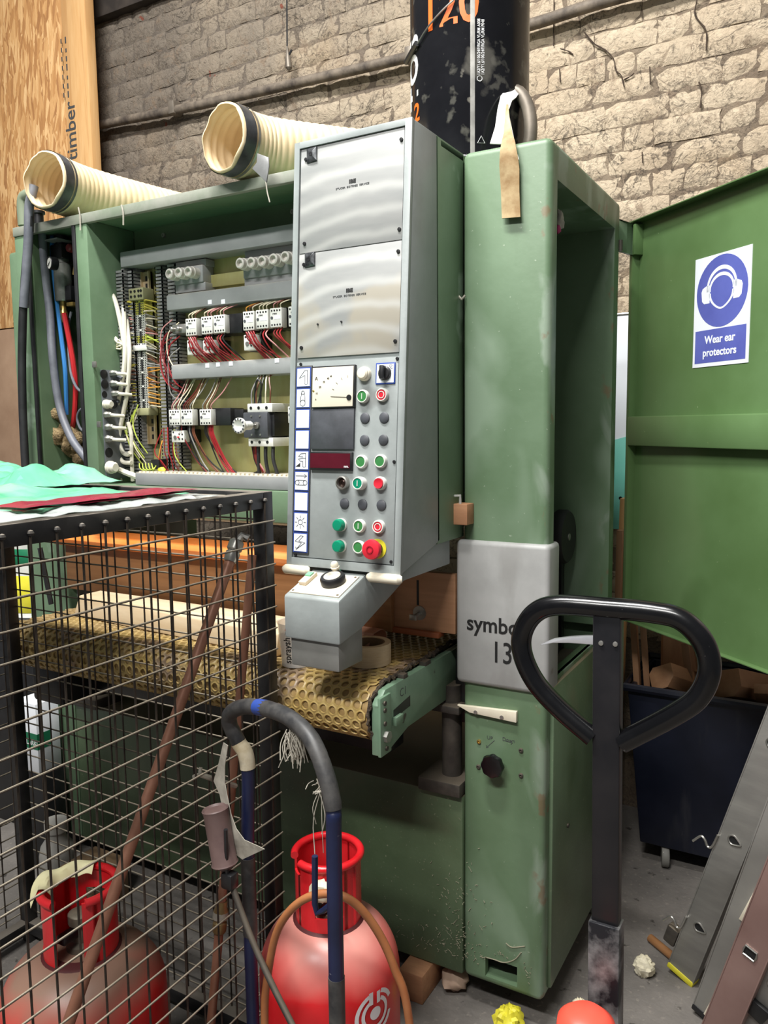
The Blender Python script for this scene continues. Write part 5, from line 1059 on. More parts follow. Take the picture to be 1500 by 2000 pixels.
ribbon([rp((989, 205), (993, 205), 1.80), rp((986, 235), (996, 235), 1.78), rp((984, 262), (1001, 262), 1.762), rp((980, 278), (1006, 276), 1.745), rp((977, 300), (1013, 312), 1.738), rp((976, 325), (1015, 330), 1.745), rp((979, 370), (1015, 372), 1.742), rp((980, 400), (1016, 398), 1.746), rp((981, 427), (1017, 424), 1.744)], 'strap_tail', STRAPT, st)
ribbon([rp((990, 222), (994, 226), 1.80), rp((990, 262), (1003, 268), 1.77), rp((1000, 290), (1008, 296), 1.742), rp((1010, 308), (1012, 312), 1.738)], 'strap_fold', STRAPW, st)

# ------------------------------------------------------------------ things on the feed belt
ZTOP = ZB1 + .0045
pl = MB()
pa = [px(122, 1158, Z=1.0), px(545, 1222, Z=1.0)]
x0, x1 = -2.02, -1.19
pl.hexa([(x0, 1.60, ZTOP), (x1, 1.53, ZTOP), (x1, 1.70, ZTOP), (x0, 1.715, ZTOP)], [(x0 + .01, 1.615, ZTOP + .062), (x1, 1.545, ZTOP + .058), (x1, 1.70, ZTOP + .058), (x0 + .01, 1.70, ZTOP + .062)])
tag(pl.build('pale_plank', PINE, None, .006), 'pale thick raw plank lying on the dimpled feed belt', 'plank')
cu = thing('plastic_cup', 'clear plastic mixing cup with sprayshop lettering on the belt', 'cup', (-1.145, 1.52, ZTOP))
cc = px(577, 1300, Z=ZTOP); cc = Vector((-1.105, 1.545, ZTOP)); cc = px(580, 1297, Z=ZTOP)
MB().lathe([(0, .001), (.036, .001), (.044, .10), (.046, .104), (.046, .107), (.043, .106), (.035, .004), (0, .004)], cc, (0, 0, 1), 32).build('cup_wall', CUPM, cu)
def cwrap(a0, h0):
    def f(u, v, d):
        u, v = -v, u; r = .0362 + (h0 + v) * .083 + .0004; a = a0 + u / r; return Vector((cc.x + (r + d) * math.cos(a), cc.y + (r + d) * math.sin(a), cc.z + h0 + v))
    return f
av = math.atan2(-cc.y, -cc.x)
textmb('spraysh p', .026, cwrap(av - .35, .012), bold=.0003, xs=.82).build('cup_lettering', INK, cu)
textmb('o', .026, cwrap(av - .35, .012 + .0765), bold=.0005, xs=.82).build('cup_orange_letter', ORANGEPR, cu)
mt_ = thing('masking_tape_roll', 'roll of cream masking tape standing behind the grey console sleeve', 'tape roll', (-.985, 1.56, ZTOP))
tc_ = px(700, 1302, Z=ZTOP)
tc_.y += .045
MB().lathe([(.042, 0), (.056, 0), (.056, .05), (.042, .05), (.042, 0)], tc_, (0, 0, 1), 40).build('tape_winding', MASK, mt_); MB().lathe([(.038, .001), (.0418, .001), (.0418, .049), (.038, .049), (.038, .001)], tc_, (0, 0, 1), 40).build('cardboard_core', CARD, mt_)
vq = px(760, 1275, Z=ZTOP)
b = MB(); vx0, vx1 = -1.16, -.985; yc_ = 1.80
prof = [(1.745 - .0, .003)] + [(1.775 + .028 * math.sin(a), .034 - .031 * math.cos(a)) for a in [math.pi * i / 10 for i in range(0, 11)]]
prof = [(1.72, .050), (1.735, .056), (1.755, .058)] + [(1.775 + .026 * math.sin(a), .032 + .026 * math.cos(a)) for a in [math.pi * i / 8 for i in range(9)]] + [(1.74, .004)]
prof = [(y - .075, z) for y, z in [(1.705, .004), (1.712, .030), (1.728, .048)] + prof[1:]]
n = len(prof)
b.v = [(vx0 + .02, y, ZTOP + z) for y, z in prof] + [(vx1, y, ZTOP + z) for y, z in prof] + [(vx0 + .02, y + .003, ZTOP + z - .0025 * (1 if z > .02 else 0)) for y, z in prof] + [(vx1, y + .003, ZTOP + z - .0025 * (1 if z > .02 else 0)) for y, z in prof]
for i in range(n - 1): b.f += [(i, i + 1, n + i + 1, n + i), (2 * n + i, 3 * n + i, 3 * n + i + 1, 2 * n + i + 1), (n + i, n + i + 1, 3 * n + i + 1, 3 * n + i), (i, 2 * n + i, 2 * n + i + 1, i + 1)]
b.f += [(0, n, 3 * n, 2 * n), (n - 1, 3 * n - 1, 4 * n - 1, 2 * n - 1)]
tag(b.build('rolled_veneer', VENEER, None), 'curled pinkish veneer offcut below the wooden fence panel', 'veneer')

# ------------------------------------------------------------------ wire mesh cage
CXR, CXL, CYB, CYN, CZ0, CZ1 = -1.085, -2.03, 1.40, .56, .03, 1.358
cg = thing('wire_mesh_cage', 'black steel wire mesh cage in front of the sanding machine', 'cage', ((CXR + CXL) / 2, (CYB + CYN) / 2, 0))
pw = .032
for x in (CXL, CXR - pw):
    for y in (CYN, CYB - pw):
        p = MB().box(x, x + pw, y, y + pw, 0, CZ1).build('corner_post', CAGEB, cg, .002)
for z in (CZ0, CZ1 - .036):
    for x in (CXL, CXR - pw): MB().box(x - (0 if z < .5 else 0), x + pw, CYN + pw, CYB - pw, z, z + .036).build('side_rail', CAGEB, cg, .002)
    for y in (CYN, CYB - pw): MB().box(CXL + pw, CXR - pw, y, y + pw, z, z + .036).build('cross_rail', CAGEB, cg, .002)
wm = MB().lathe([(.0021, 0), (.0021, 1)], (0, 0, 0), (0, 0, 1), 8).mesh('wire', WIRE)
def mw(a, c):
    a = Vector(a); c = Vector(c); d = c - a; inst('mesh_wire', wm, cg, Matrix.Translation(a) @ d.to_track_quat('Z', 'Y').to_matrix().to_4x4() @ Matrix.Diagonal((1, 1, d.length, 1)))
sp_w = .0485
for X, o_ in ((CXR + .0015, 1), (CXL - .0015, -1)):
    y = 1.369
    while y > CYN: mw((X, y, CZ0 + .012), (X, y, CZ1 - .018)); y -= sp_w
    z = CZ1 - .065
    while z > CZ0 + .02: mw((X + o_ * .004, CYN + .004, z), (X + o_ * .004, CYB - .004, z)); z -= sp_w
x = CXL + .05
while x < CXR - .02: mw((x, CYB - .004, CZ0 + .012), (x, CYB - .004, CZ1 - .018)); mw((x, CYN + .02, CZ1 - .012), (x, CYB - .02, CZ1 - .012)); x += sp_w
z = CZ1 - .065
while z > CZ0 + .02: mw((CXL + .004, CYB - .0005, z), (CXR - .004, CYB - .0005, z)); z -= sp_w
y = CYN + .05
while y < CYB - .02: mw((CXL + .02, y, CZ1 - .0085), (CXR - .02, y, CZ1 - .0085)); y += sp_w
for k, y in enumerate([1.369 - sp_w * i for i in range(14)]): MB().ball((CXR + .003, y, CZ1 - .018), .0055, 8).build('weld_bead', CAGEB, cg)
# plastic sheets on the cage
def sheet(name, label, m, x0, x1, y0, y1, base, amp, fr, seed, nu=46, nv=24, skew=0, th=.0008, heap=None):
    b = MB()
    def P(u, v):
        X = x0 + (x1 - x0) * u + skew * (v - .5); Y = y0 + (y1 - y0) * v
        k = noise.noise(Vector((X * fr, Y * fr, seed))); k2 = noise.noise(Vector((X * fr * 2.7, Y * fr * 2.7, seed + 4)))
        e = min(1, 8 * min(u, 1 - u), 8 * min(v, 1 - v))
        z = base + amp * (abs(k) * 1.5 + .5 * abs(k2)) * (.35 + .65 * e)
        if heap: z += heap * max(0, noise.noise(Vector((X * 5, Y * 5, seed + 9))) + .45) * e
        return (X + .01 * k2, Y + .012 * k, z)
    b.grid(P, nu, nv); nb = len(b.v); f0 = b.f[:]; b.v += [(x_, y_, z_ - th) for x_, y_, z_ in b.v]; b.f += [tuple(i + nb for i in f[::-1]) for f in f0]
    return tag(b.build(name, m, None, ang=22), label, 'plastic sheet')
sheet('plastic_sheet', 'flat mint green plastic sheeting spread across the cage top', SHEET, -1.92, -1.15, .80, 1.24, CZ1 + .0025, .018, 7, 1, skew=-.06)
sheet('plastic_sheet', 'crumpled mint green plastic heap at the rear corner of the cage top', SHEET, -1.99, -1.53, 1.10, 1.375, CZ1 + .012, .03, 8, 5, heap=.04)
sheet('plastic_folder', 'long folded maroon plastic strip on the front edge of the cage top', MAROON, -1.20, -1.115, .80, 1.20, CZ1 + .018, .006, 9, 8, 8, 40, th=.004)
sheet('plastic_film', 'crumpled clear plastic film along the near edge of the cage top', CLEARP, -1.19, -1.085, .62, 1.24, CZ1 + .003, .012, 12, 12, 10, 50)
# copper pipes inside the cage
def pipe(name, label, a, c, r, fit):
    t = thing(name, label, 'pipe', c, 'copper pipes leaning in the cage'); a = Vector(a); c = Vector(c); d = (a - c).normalized()
    MB().tube([c, c.lerp(a, .3), c.lerp(a, .7), a], r, 14).build('pipe_tube', COPPER, t); return t, d, a, c
a = px(458, 1072, X=-1.112); c_ = px(150, 2000, X=-1.112); d = (c_ - a).normalized(); c_ = a + d * ((a.z - .006) / -d.z); c_.x -= .03
t, d, a, c_ = pipe('copper_pipe', 'long copper pipe with steel fitting leaning across the red cylinder', a, c_, .0112, 0)
MB().lathe([(.0135, -.03), (.0155, -.02), (.0155, -.008), (.0125, -.006), (.0165, -.002), (.0165, .016), (.012, .02)], a, d, 10).build('compression_fitting', STEEL, t)
MB().tube([a + d * .015, a + d * .03 + Vector((.006, .004, 0)), a + d * .03 + Vector((.018, .010, -.006))], .009, 8).build('fitting_elbow', STEEL, t)
a = px(502, 1082, X=-1.108); a.y = min(a.y, 1.352); c_ = px(412, 2000, X=-1.13); d = (c_ - a).normalized(); c_ = a + d * ((a.z - .006) / -d.z)
t, d, a, c_ = pipe('copper_pipe', 'copper pipe with taped joint standing behind the blue trolley leg', a, c_, .0098, 0)
j = a + (c_ - a) * ((1790 - 1082) / (2000 - 1082) * .80)
jq = px(431, 1790, X=-1.125); f = (jq.z - a.z) / (c_.z - a.z); j = a.lerp(c_, f)
MB().lathe([(.012, -.035), (.0155, -.03), (.0155, -.012), (.012, -.008), (.0165, -.004), (.0165, .014), (.013, .02), (.0125, .034)], j, d, 12).build('brass_joint', mat('dull_brass', (150, 126, 84), rough=.4, metal=.5), t)
MB().lathe([(.0168, -.003), (.0172, .005), (.0168, .012)], j, d, 14).build('joint_tape', FABRIC, t)
v0 = px(460, 1535, X=-1.10); MB().tube([v0, px(420, 1523, X=-1.09) , px(390, 1512, X=-1.10)], .0055, 8).tube([px(378, 1517, X=-1.10), px(390, 1512, X=-1.10), px(392, 1499, X=-1.10)], .004, 6).build('white_valve_lever', FABRIC, t)

# ------------------------------------------------------------------ gas cylinders
def collar(c, z0, z1, r, gaps, par, m, wins=()):
    b = MB(); n = 72; th = .005
    def top(a):
        for g0, g1, dep in gaps:
            if g0 < a < g1: return z1 - dep
        return z1
    for i in range(n):
        a0 = 360 * i / n; a1 = 360 * (i + 1) / n; am = (a0 + a1) / 2; z = top(am); bands = [(z0, z)]
        for w0, w1, lo, hi in wins:
            if w0 < am < w1: bands = [(z0, z0 + lo), (z0 + hi, z)]
        for za_, zb_ in bands:
            if zb_ <= za_ + .004: continue
            q = []
            for zz in (za_, zb_):
                for rr in (r, r - th):
                    for a in (a0, a1): q.append(Vector((c.x + rr * math.cos(math.radians(a)), c.y + rr * math.sin(math.radians(a)), zz)))
            b.add(q, [(0, 1, 5, 4), (2, 6, 7, 3), (4, 5, 7, 6), (0, 2, 3, 1), (0, 4, 6, 2), (1, 3, 7, 5)])
    b.build('valve_collar', m, par, weld=True)
    pts = []; seg = []
    for i in range(n + 1):
        a = 360 * i / n; z = top(a)
        if z == z1: seg.append(Vector((c.x + r * math.cos(math.radians(a)), c.y + r * math.sin(math.radians(a)), z1)))
        elif seg: pts.append(seg); seg = []
    if seg: pts.append(seg)
    if len(pts) > 1 and (pts[0][0] - pts[-1][-1]).length < 1e-4: pts[0] = pts.pop() + pts[0][1:]
    for s in pts:
        if len(s) > 2: MB().tube(s, .0085, 10).build('collar_rim', m, par)
def cylinder(label, c, r, zs, zc, zt, m, gaps, grp, wins=()):
    t = thing('gas_cylinder', label, 'gas cylinder', (c.x, c.y, c.z), grp)
    pr = [(r * .55, 0), (r * .75, .01), (r * .93, .045), (r, .09)] + [(r, zs - .005)]
    for i in range(1, 13):
        a = math.pi / 2 * i / 12; pr.append((.052 + (r - .052) * math.cos(a), zs + (zc - zs) * math.sin(a)))
    pr.append((0, zc + .001))
    MB().lathe([(a, h) for a, h in pr], c, (0, 0, 1), 56).build('cylinder_body', m, t, ang=50)
    collar(Vector((c.x, c.y, 0)), c.z + zc - .014, c.z + zt, .072, gaps, t, REDK, wins)
    MB().lathe([(.073, -.014), (.079, -.010), (.079, -.004), (.072, 0)], (c.x, c.y, c.z + zc), (0, 0, 1), 40).build('collar_seam', mat('dark_seam', (70, 16, 18), rough=.6), t)
    MB().lathe([(.03, 0), (.03, .012), (.018, .016), (.018, .05), (.024, .054), (.024, .072), (.018, .076), (0, .076)], (c.x, c.y, c.z + zc), (0, 0, 1), 18).build('valve_body', mat('dull_valve_brass', (110, 104, 92), (140, 132, 116), scale=14, rough=.5, metal=.5), t)
    MB().box(c.x - .012, c.x + .012, c.y - .05, c.y, c.z + zc + .03, c.z + zc + .048).build('valve_outlet', BLACKM, t, .004)
    return t
CR = Vector((-.93, 1.36, 0.028)); CL = Vector((-1.292, 1.0, 0.0))
cr = cylinder('bright red gas cylinder with white emblem strapped on the blue trolley', CR, .155, .275, .405, .548, REDC, [(222, 250, .03)], 'red gas cylinders', [(278, 330, .045, .105)])
cl = cylinder('dusty red gas cylinder inside the wire mesh cage', CL, .163, .34, .455, .585, REDC2, [(282, 326, .2)], 'red gas cylinders', [(205, 245, .03, .09), (80, 130, .03, .1)])
# emblem on the right cylinder
def ew(a0, z0): return lambda u, v, d: Vector((CR.x + (.1554 + d) * math.cos(a0 + u / .155), CR.y + (.1554 + d) * math.sin(a0 + u / .155), z0 + v))
def ec_(x, y):
    d = ray(x, y); o = CAMP - CR; a = d.x ** 2 + d.y ** 2; b = 2 * (o.x * d.x + o.y * d.y); c = o.x ** 2 + o.y ** 2 - .155 ** 2; t_ = (-b - math.sqrt(max(0, b * b - 4 * a * c))) / (2 * a); p = CAMP + d * t_
    return math.atan2(p.y - CR.y, p.x - CR.x), p.z
a, z = ec_(733, 1978); E_ = ew(a, z); b = MB()
def arc(r0, r1, a0, a1, n=24):
    s = len(b.v)
    for i in range(n + 1):
        q = math.radians(a0 + (a1 - a0) * i / n)
        for r in (r0, r1): b.v.append(tuple(E_(r * math.cos(q), r * math.sin(q), .0006)))
    b.f.extend([(s + 2 * i, s + 2 * i + 1, s + 2 * i + 3, s + 2 * i + 2) for i in range(n)])
arc(.041, .050, 20, 70); arc(.041, .050, 110, 340); arc(.027, .035, 118, 400 + 22); 
def strip(u0, u1, v0, v1):
    s = len(b.v); b.v.extend([tuple(E_(u, v, .0006)) for u, v in ((u0, v0), (u1, v0), (u1, v1), (u0, v1))]); b.f.append((s, s + 1, s + 2, s + 3))
strip(-.016, -.006, .022, .05); strip(.004, .013, .020, .046); arc(.0, .014, 0, 360)
b.build('cylinder_emblem', WHITEPR, cr)
q = px(683, 1740, Y=CR.y - .05); crumple(Vector((CR.x + .035, CR.y - .078, q.z)), .026, 11, .5, sq=(1, .6, .9)).build('paper_wad', CRUMP, cr)
# paper laid over the left cylinder collar
zt_ = CL.z + .585 + .009
b = MB(); b.grid(lambda u, v: (CL.x + math.cos(math.radians(110 + 130 * u)) * (.05 + .040 * v), CL.y + math.sin(math.radians(110 + 130 * u)) * (.05 + .040 * v), zt_ + .004 - .10 * max(0, v - .62) * (.5 + .5 * math.sin(u * 7)) - .06 * max(0, .3 - v) + .0025 * math.sin(u * 17 + v * 5)), 26, 8)
nb = len(b.v); f0 = b.f[:]; b.v += [(x_, y_, z_ - .001) for x_, y_, z_ in b.v]; b.f += [tuple(i + nb for i in f[::-1]) for f in f0]
tag(b.build('tissue_paper', TISSUE, None, ang=30), 'pale yellow paper draped over the collar of the caged cylinder', 'paper')

# ------------------------------------------------------------------ gas trolley with torch and hose
def lp_(x, y, f): return px(x, y, Y=1.2 + (1.055 - 1.2) * f)
TL0 = lp_(485, 1998, 0); TR0 = lp_(651, 1998, 1)
ty = thing('gas_trolley', 'blue tubular cylinder trolley with taped arched handle', 'trolley', ((TL0.x + TR0.x) / 2, 1.12, 0))
hand = [(487, 2000, 0), (485, 1700, 0), (484, 1500, 0), (466, 1450, .02), (449, 1415, .06), (451, 1392, .12), (478, 1380, .25), (520, 1384, .42), (565, 1402, .6), (605, 1440, .78), (632, 1500, .9), (651, 1580, .97), (653, 1700, 1), (651, 2000, 1)]
hp_ = [lp_(*h) for h in hand]; hp_[0] = Vector((hp_[1].x, hp_[1].y, .02)); hp_[-1] = Vector((hp_[-2].x, hp_[-2].y, .02))
sp = spline(hp_, 8); MB().tube(sp, .0135, 14).build('trolley_frame', NAVYT, ty)
def seg(i0, i1, r, name, m): MB().tube(sp[8 * i0:8 * i1 + 1], [r + R.uniform(0, .0008) for _ in range(8 * (i1 - i0) + 1)], 14).build(name, m, ty)
seg(2, 3, .0152, 'cream_tape_wrap', TAPEC); seg(3, 7, .0150, 'black_tape_wrap', TAPEK); seg(7, 11, .0150, 'black_tape_wrap', TAPEK)
q = hp_[7]; MB().tube(sp[53:58], .0156, 14).build('blue_tape_band', mat('blue_tape', (40, 66, 140), rough=.5), ty)
MB().tube([Vector((hp_[12].x, hp_[12].y, .56)), Vector((hp_[12].x, hp_[12].y, .40))], .0146, 14).build('black_tape_wrap', TAPEK, ty)
MB().tube([Vector((hp_[1].x, hp_[1].y, .62)), Vector((hp_[1].x, hp_[1].y, .45))], .0150, 14).build('black_tape_wrap', TAPEK, ty)
MB().tube([lp_(615, 1672, 1), lp_(615, 1765, 1), lp_(619, 1783, 1), lp_(632, 1778, 1), lp_(650, 1764, 1)], .0055, 8).build('hose_hook', NAVYT, ty)
MB().tube([(hp_[0].x, hp_[0].y, .06), (hp_[-1].x, hp_[-1].y, .06)], .012, 10).build('cross_tube', NAVYT, ty)
FD = (hp_[-1] - hp_[0]).normalized(); FN = Vector((-FD.y, FD.x, 0)); MB().hexa([Vector((hp_[0] + FD * .0).xy.to_3d()) + Vector((0, 0, .02)), Vector((hp_[-1]).xy.to_3d()) + Vector((0, 0, .02)), hp_[-1].xy.to_3d() + FN * .20 + Vector((0, 0, .02)), hp_[0].xy.to_3d() + FN * .20 + Vector((0, 0, .02))], [v + Vector((0, 0, .006)) for v in (hp_[0].xy.to_3d() + Vector((0, 0, .02)), hp_[-1].xy.to_3d() + Vector((0, 0, .02)), hp_[-1].xy.to_3d() + FN * .20 + Vector((0, 0, .02)), hp_[0].xy.to_3d() + FN * .20 + Vector((0, 0, .02)))]).build('toe_plate', NAVYT, ty, .001)
for p in (hp_[0], hp_[-1]):
    w = p.xy.to_3d() - FN * .045 + Vector((0, 0, .06)); MB().lathe([(.02, -.016), (.055, -.016), (.06, -.01), (.06, .01), (.055, .016), (.02, .016)], w, FD, 22).build('trolley_wheel', RUBBER, ty)
# ragged tape hanging from the handle
def frays(c, n, L, seed, name):
    b = MB(); q = random.Random(seed)
    for i in range(n):
        o = c + Vector((q.uniform(-.014, .014), q.uniform(-.012, .004), q.uniform(-.008, .006))); e = o + Vector((q.uniform(-.018, .018), q.uniform(-.006, .006), -L * q.uniform(.5, 1)))
        b.tube(spline([o, o.lerp(e, .5) + Vector((q.uniform(-.012, .012), q.uniform(-.006, .006), 0)), e], 4), q.uniform(.0006, .0013), 4)
    x = b.build(name, FABRIC, ty); x['kind'] = 'stuff'
frays(lp_(577, 1428, .64), 46, .062, 3, 'frayed_tape'); frays(lp_(628, 1525, .9), 18, .03, 5, 'frayed_tape'); frays(lp_(628, 1540, .9), 5, .12, 8, 'frayed_tape')
rg = [((437, 1450), (446, 1456), -.02), ((428, 1490), (440, 1495), -.01), ((418, 1525), (440, 1530), 0), ((430, 1552), (444, 1552), -.01), ((437, 1590), (452, 1590), -.01), ((440, 1620), (462, 1618), -.015), ((450, 1650), (478, 1640), -.02), ((466, 1672), (505, 1652), -.02), ((474, 1678), (517, 1658), -.02)]
ribbon([(px(*l, Y=1.175 + k), px(*r, Y=1.165 + k)) for l, r, k in rg], 'hanging_tape_end', FABRIC, ty, .0012)
# torch
tt = thing('gas_torch', 'brown gas torch with open burner cup hanging by the trolley', 'torch', px(570, 1995, Y=1.10))
ca = px(420, 1578, Y=1.135); cb_ = px(440, 1690, Y=1.135); d = (cb_ - ca); Lc = d.length
MB().lathe([(.022, .004), (.0255, .0), (.027, .002), (.025, .010), (.025, Lc * .93), (.027, Lc * .96), (.023, Lc), (.010, Lc * 1.02), (.010, Lc * 1.1), (.0, Lc * 1.1), (.0, Lc * .9), (.0225, Lc * .88), (.0225, .012), (.022, .004)], ca, d, 28).build('burner_cup', BURN, tt)
rodp = [cb_ + d * .02, px(455, 1735, Y=1.13), px(490, 1830, Y=1.12), px(530, 1920, Y=1.11), px(575, 2010, Y=1.10)]
MB().tube(spline(rodp, 5), .0062, 10).build('torch_tube', DSTEEL, tt)
MB().tube([px(441, 1620, Y=1.12), px(443, 1700, Y=1.125), px(447, 1725, Y=1.13)], .0042, 8).build('torch_hook_rod', BLACKM, tt); q = px(447, 1718, Y=1.13); MB().box(q.x - .012, q.x + .016, q.y - .012, q.y + .012, q.z - .016, q.z + .016).build('torch_clamp', BLACKM, tt, .004)
hz = [px(x, y, Y=Y) for x, y, Y in ((517, 2000, 1.13), (524, 1900, 1.13), (543, 1815, 1.125), (585, 1762, 1.12), (640, 1745, 1.125), (690, 1762, 1.14), (735, 1815, 1.16), (770, 1890, 1.17), (800, 2000, 1.18))]
hz = [Vector((hz[0].x, 1.13, .01))] + hz + [Vector((hz[-1].x + .02, 1.2, .012))]
tag(cable('gas_hose', RUBO, None, hz, .0078, 10), 'orange brown rubber gas hose looped in front of the bright red cylinder', 'hose')

# ------------------------------------------------------------------ pallet truck handle
YP = 1.30
pt = thing('pallet_truck', 'black pallet truck handle with looped grip and silver lever', 'pallet truck', (-.31, 1.32, 0))
def pp(x, y, Y=YP): return px(x, y, Y=Y)
loop = [pp(1158, 1440), pp(1095, 1386), pp(1048, 1335), pp(1022, 1282), pp(1020, 1238), pp(1044, 1198), pp(1090, 1182), pp(1190, 1188), pp(1275, 1196), pp(1330, 1210), pp(1372, 1252), pp(1386, 1306), pp(1366, 1358), pp(1320, 1394), pp(1214, 1450)]
lp2 = spline(loop, 8); MB().tube(lp2, .0178, 18).build('handle_loop', BLACKG, pt)
a, c = pp(1160, 1200), pp(1217, 1200); a2, c2 = pp(1158, 1800), pp(1210, 1810); b0, b1 = pp(1172, 2000), pp(1212, 2000)
dirn = ((pp(1184, 1800) - pp(1188, 1200))).normalized(); top = pp(1188, 1195); L_ = (pp(1184, 2000) - top).length; end = top + dirn * (L_ + .18)
hw = .0228
def shaft(n, m, s0, s1, w, t0, t1, y0=0):
    A_ = top + dirn * s0; B_ = top + dirn * s1
    return MB().hexa([A_ + Vector((-w, t0, 0)), A_ + Vector((w, t0, 0)), A_ + Vector((w, t1, 0)), A_ + Vector((-w, t1, 0))], [B_ + Vector((-w, t0, 0)), B_ + Vector((w, t0, 0)), B_ + Vector((w, t1, 0)), B_ + Vector((-w, t1, 0))]).build(n, m, pt, .003)
shaft('handle_shaft', SHAFT, -.004, L_ + .17, hw, -.012, .014)
s1 = (pp(1180, 1795) - top).length; shaft('shaft_sleeve', SLEEVE, s1, L_ + .2, hw + .004, -.019, .018)
b = MB(); lv = [pp(x, y, YP - .004) for x, y in ((1162, 1243), (1140, 1243), (1110, 1245), (1080, 1249), (1057, 1258))]; lw = [pp(x, y, YP - .004) for x, y in ((1162, 1260), (1140, 1258), (1110, 1256), (1080, 1256), (1055, 1261))]
b.prism(lv + lw[::-1], (0, .012, 0)); b.build('release_lever', mat('silver_lever_alloy', (196, 196, 200), (212, 212, 216), scale=12, rough=.3, metal=.4), pt, .002)
for x, y in ((1174, 1256), (1202, 1258)): q = pp(x, y, YP - .012); MB().lathe([(.0042, 0), (.004, .002), (0, .003)], q, (0, -1, 0), 12).build('shaft_rivet', STEEL, pt)
textmb('crown', .0095, lambda u, v, d: (pp(1165, 1199).x + u, YP - .0162 - d + .001, pp(1165, 1199).z + v), bold=.0001).build('worn_lettering', FADED, pt) if False else None
MB().box(end.x - .07, end.x + .07, end.y - .05, end.y + .06, .10, end.z + .03).build('pump_body', REDK, pt, .012)
for dx in (-.07, .07): MB().lathe([(.02, -.025), (.085, -.025), (.09, -.02), (.09, .02), (.085, .025), (.02, .025)], (end.x + dx, end.y, .09), (1, 0, 0), 28).build('steer_wheel', RUBBER, pt)
MB().cyl((end.x - .1, end.y, .09), (end.x + .1, end.y, .09), .018, 12).build('wheel_axle', STEEL, pt)
MB().lathe([(.0, .0), (.02, 0), (.02, .03), (0, .03)], (end.x + .035, end.y - .03, end.z + .05), (.3, -.3, 1), 12).build('foot_pedal', DSTEEL, pt)
rd = px(1145, 1990, Y=1.20); tag(MB().lathe([(.048, 0), (.048, rd.z - .02), (.046, rd.z - .004), (.030, rd.z + .010), (.0, rd.z + .014)], (rd.x, 1.2, 0), (0, 0, 1), 32).build('red_bollard', mat('orange_red_plastic', (238, 84, 66), rough=.4), None, ang=50), 'orange red round topped post in front of the handle shaft', 'post')

# ------------------------------------------------------------------ floor litter
q = px(856, 1905, Z=.04)
tag(MB().box(-.945, -.875, 1.70, 1.83, 0, .078).build('wooden_block', BLOCKW, None, .003), 'short wooden block wedged under the green machine base', 'wood block')
q = px(888, 1930, Z=0); tag(crumple(Vector((q.x, q.y, .030)), .034, 21, .3, sq=(1.1, 1, .85)).build('crumpled_lump', LUMP, None, ang=70), 'beige lump on the floor by the machine corner', 'lump')
q = px(1000, 1992, Z=.02); tag(crumple(Vector((q.x, q.y - .02, .032)), .036, 4, .28, n=26, fr=3.4).build('crumpled_wrapper', YELLOW, None, ang=25), 'bright yellow crumpled wrapper on the concrete floor', 'wrapper')
q = px(1258, 1890, Z=.02); tag(crumple(Vector((q.x, q.y, .024)), .027, 6, .26, n=26, fr=3.6).build('paper_ball', CRUMP, None, ang=20), 'cream crumpled paper ball lying in the open between shaft and ladders', 'paper ball')
q = px(1132, 1972, Z=.02); tag(crumple(Vector((q.x, q.y, .022)), .023, 16, .26, n=26, fr=3.6).build('paper_ball', CRUMP, None, ang=20), 'cream crumpled paper ball half hidden by the handle sleeve', 'paper ball')
a, c = px(1270, 1832, Z=.012), px(1318, 1872, Z=.012); tag(MB().tube([a, c], .012, 10).build('wood_dowel', OAK, None), 'short brown wooden stick by the ladder foot', 'stick')

# ------------------------------------------------------------------ ladders leaning at the right
def ladder(label, bx, by, tx, tyy, dY, w, m, holes, capm, dep=.30, square=False):
    B_ = px(bx, by, Z=.012); T_ = px(tx, tyy, Y=B_.y - dY); t_ = (T_ - B_).normalized()
    n_ = Vector((-.35, -.937, 0)); n_ = (n_ - t_ * n_.dot(t_)).normalized(); w_ = n_.cross(t_) * -1
    if w_.x < 0: w_ = -w_
    L_ = 1.75; t = thing('ladder', label, 'ladder', B_, 'aluminium ladders leaning at the right')
    f = lambda a, s, d: B_ + t_ * s + w_ * a + n_ * d
    def bx_(b, a0, a1, s0, s1, d0, d1):
        return b.hexa([f(a0, s0, d0), f(a1, s0, d0), f(a1, s0, d1), f(a0, s0, d1)], [f(a0, s1, d0), f(a1, s1, d0), f(a1, s1, d1), f(a0, s1, d1)])
    for off in (0, -dep):
        s = bx_(MB(), -w / 2, w / 2, .004, L_, off - .003, off).build('stile', m, t, .001)
        for e in (-1, 1): bx_(MB(), e * w / 2 - .0015, e * w / 2 + .0015, .004, L_, off - .030, off + .001).build('stile_flange', m, s, .0006)
        bx_(MB(), -w / 2 - .002, w / 2 + .002, -.004, .014, off - .032, off + .002).build('end_cap', capm, s, .003)
    hs = [(pln(x, y, B_, n_) - B_).dot(t_) for x, y in holes]; st_ = (hs[1] - hs[0]) if len(hs) > 1 else .26
    while hs[-1] + st_ < L_: hs.append(hs[-1] + st_)
    for s0 in hs:
        if square: sh = [(-.013, -.012), (.013, -.012), (.015, 0), (.013, .012), (-.013, .012), (-.015, 0)]
        else: sh = [(.020 * math.cos(q) * (1 if math.cos(q) > 0 else .65), .0125 * math.sin(q) * (1 if math.cos(q) < 0 else 1 - .5 * math.cos(q))) for q in [2 * math.pi * i / 16 for i in range(16)]]
        ring = [f(a, s0 + c, .0012) for a, c in sh]
        MB().tube(ring, .0024, 6, closed=True).build('rung_lip', STEEL, t)
        MB().prism([p - n_ * .001 for p in ring], n_ * .0006).build('rung_hollow', mat('hole_dark', (14, 14, 14), rough=.9), t)
        MB().tube([f(0, s0, -.003), f(0, s0, -dep)], .0135, 12).build('rung', m, t)
    return t, f
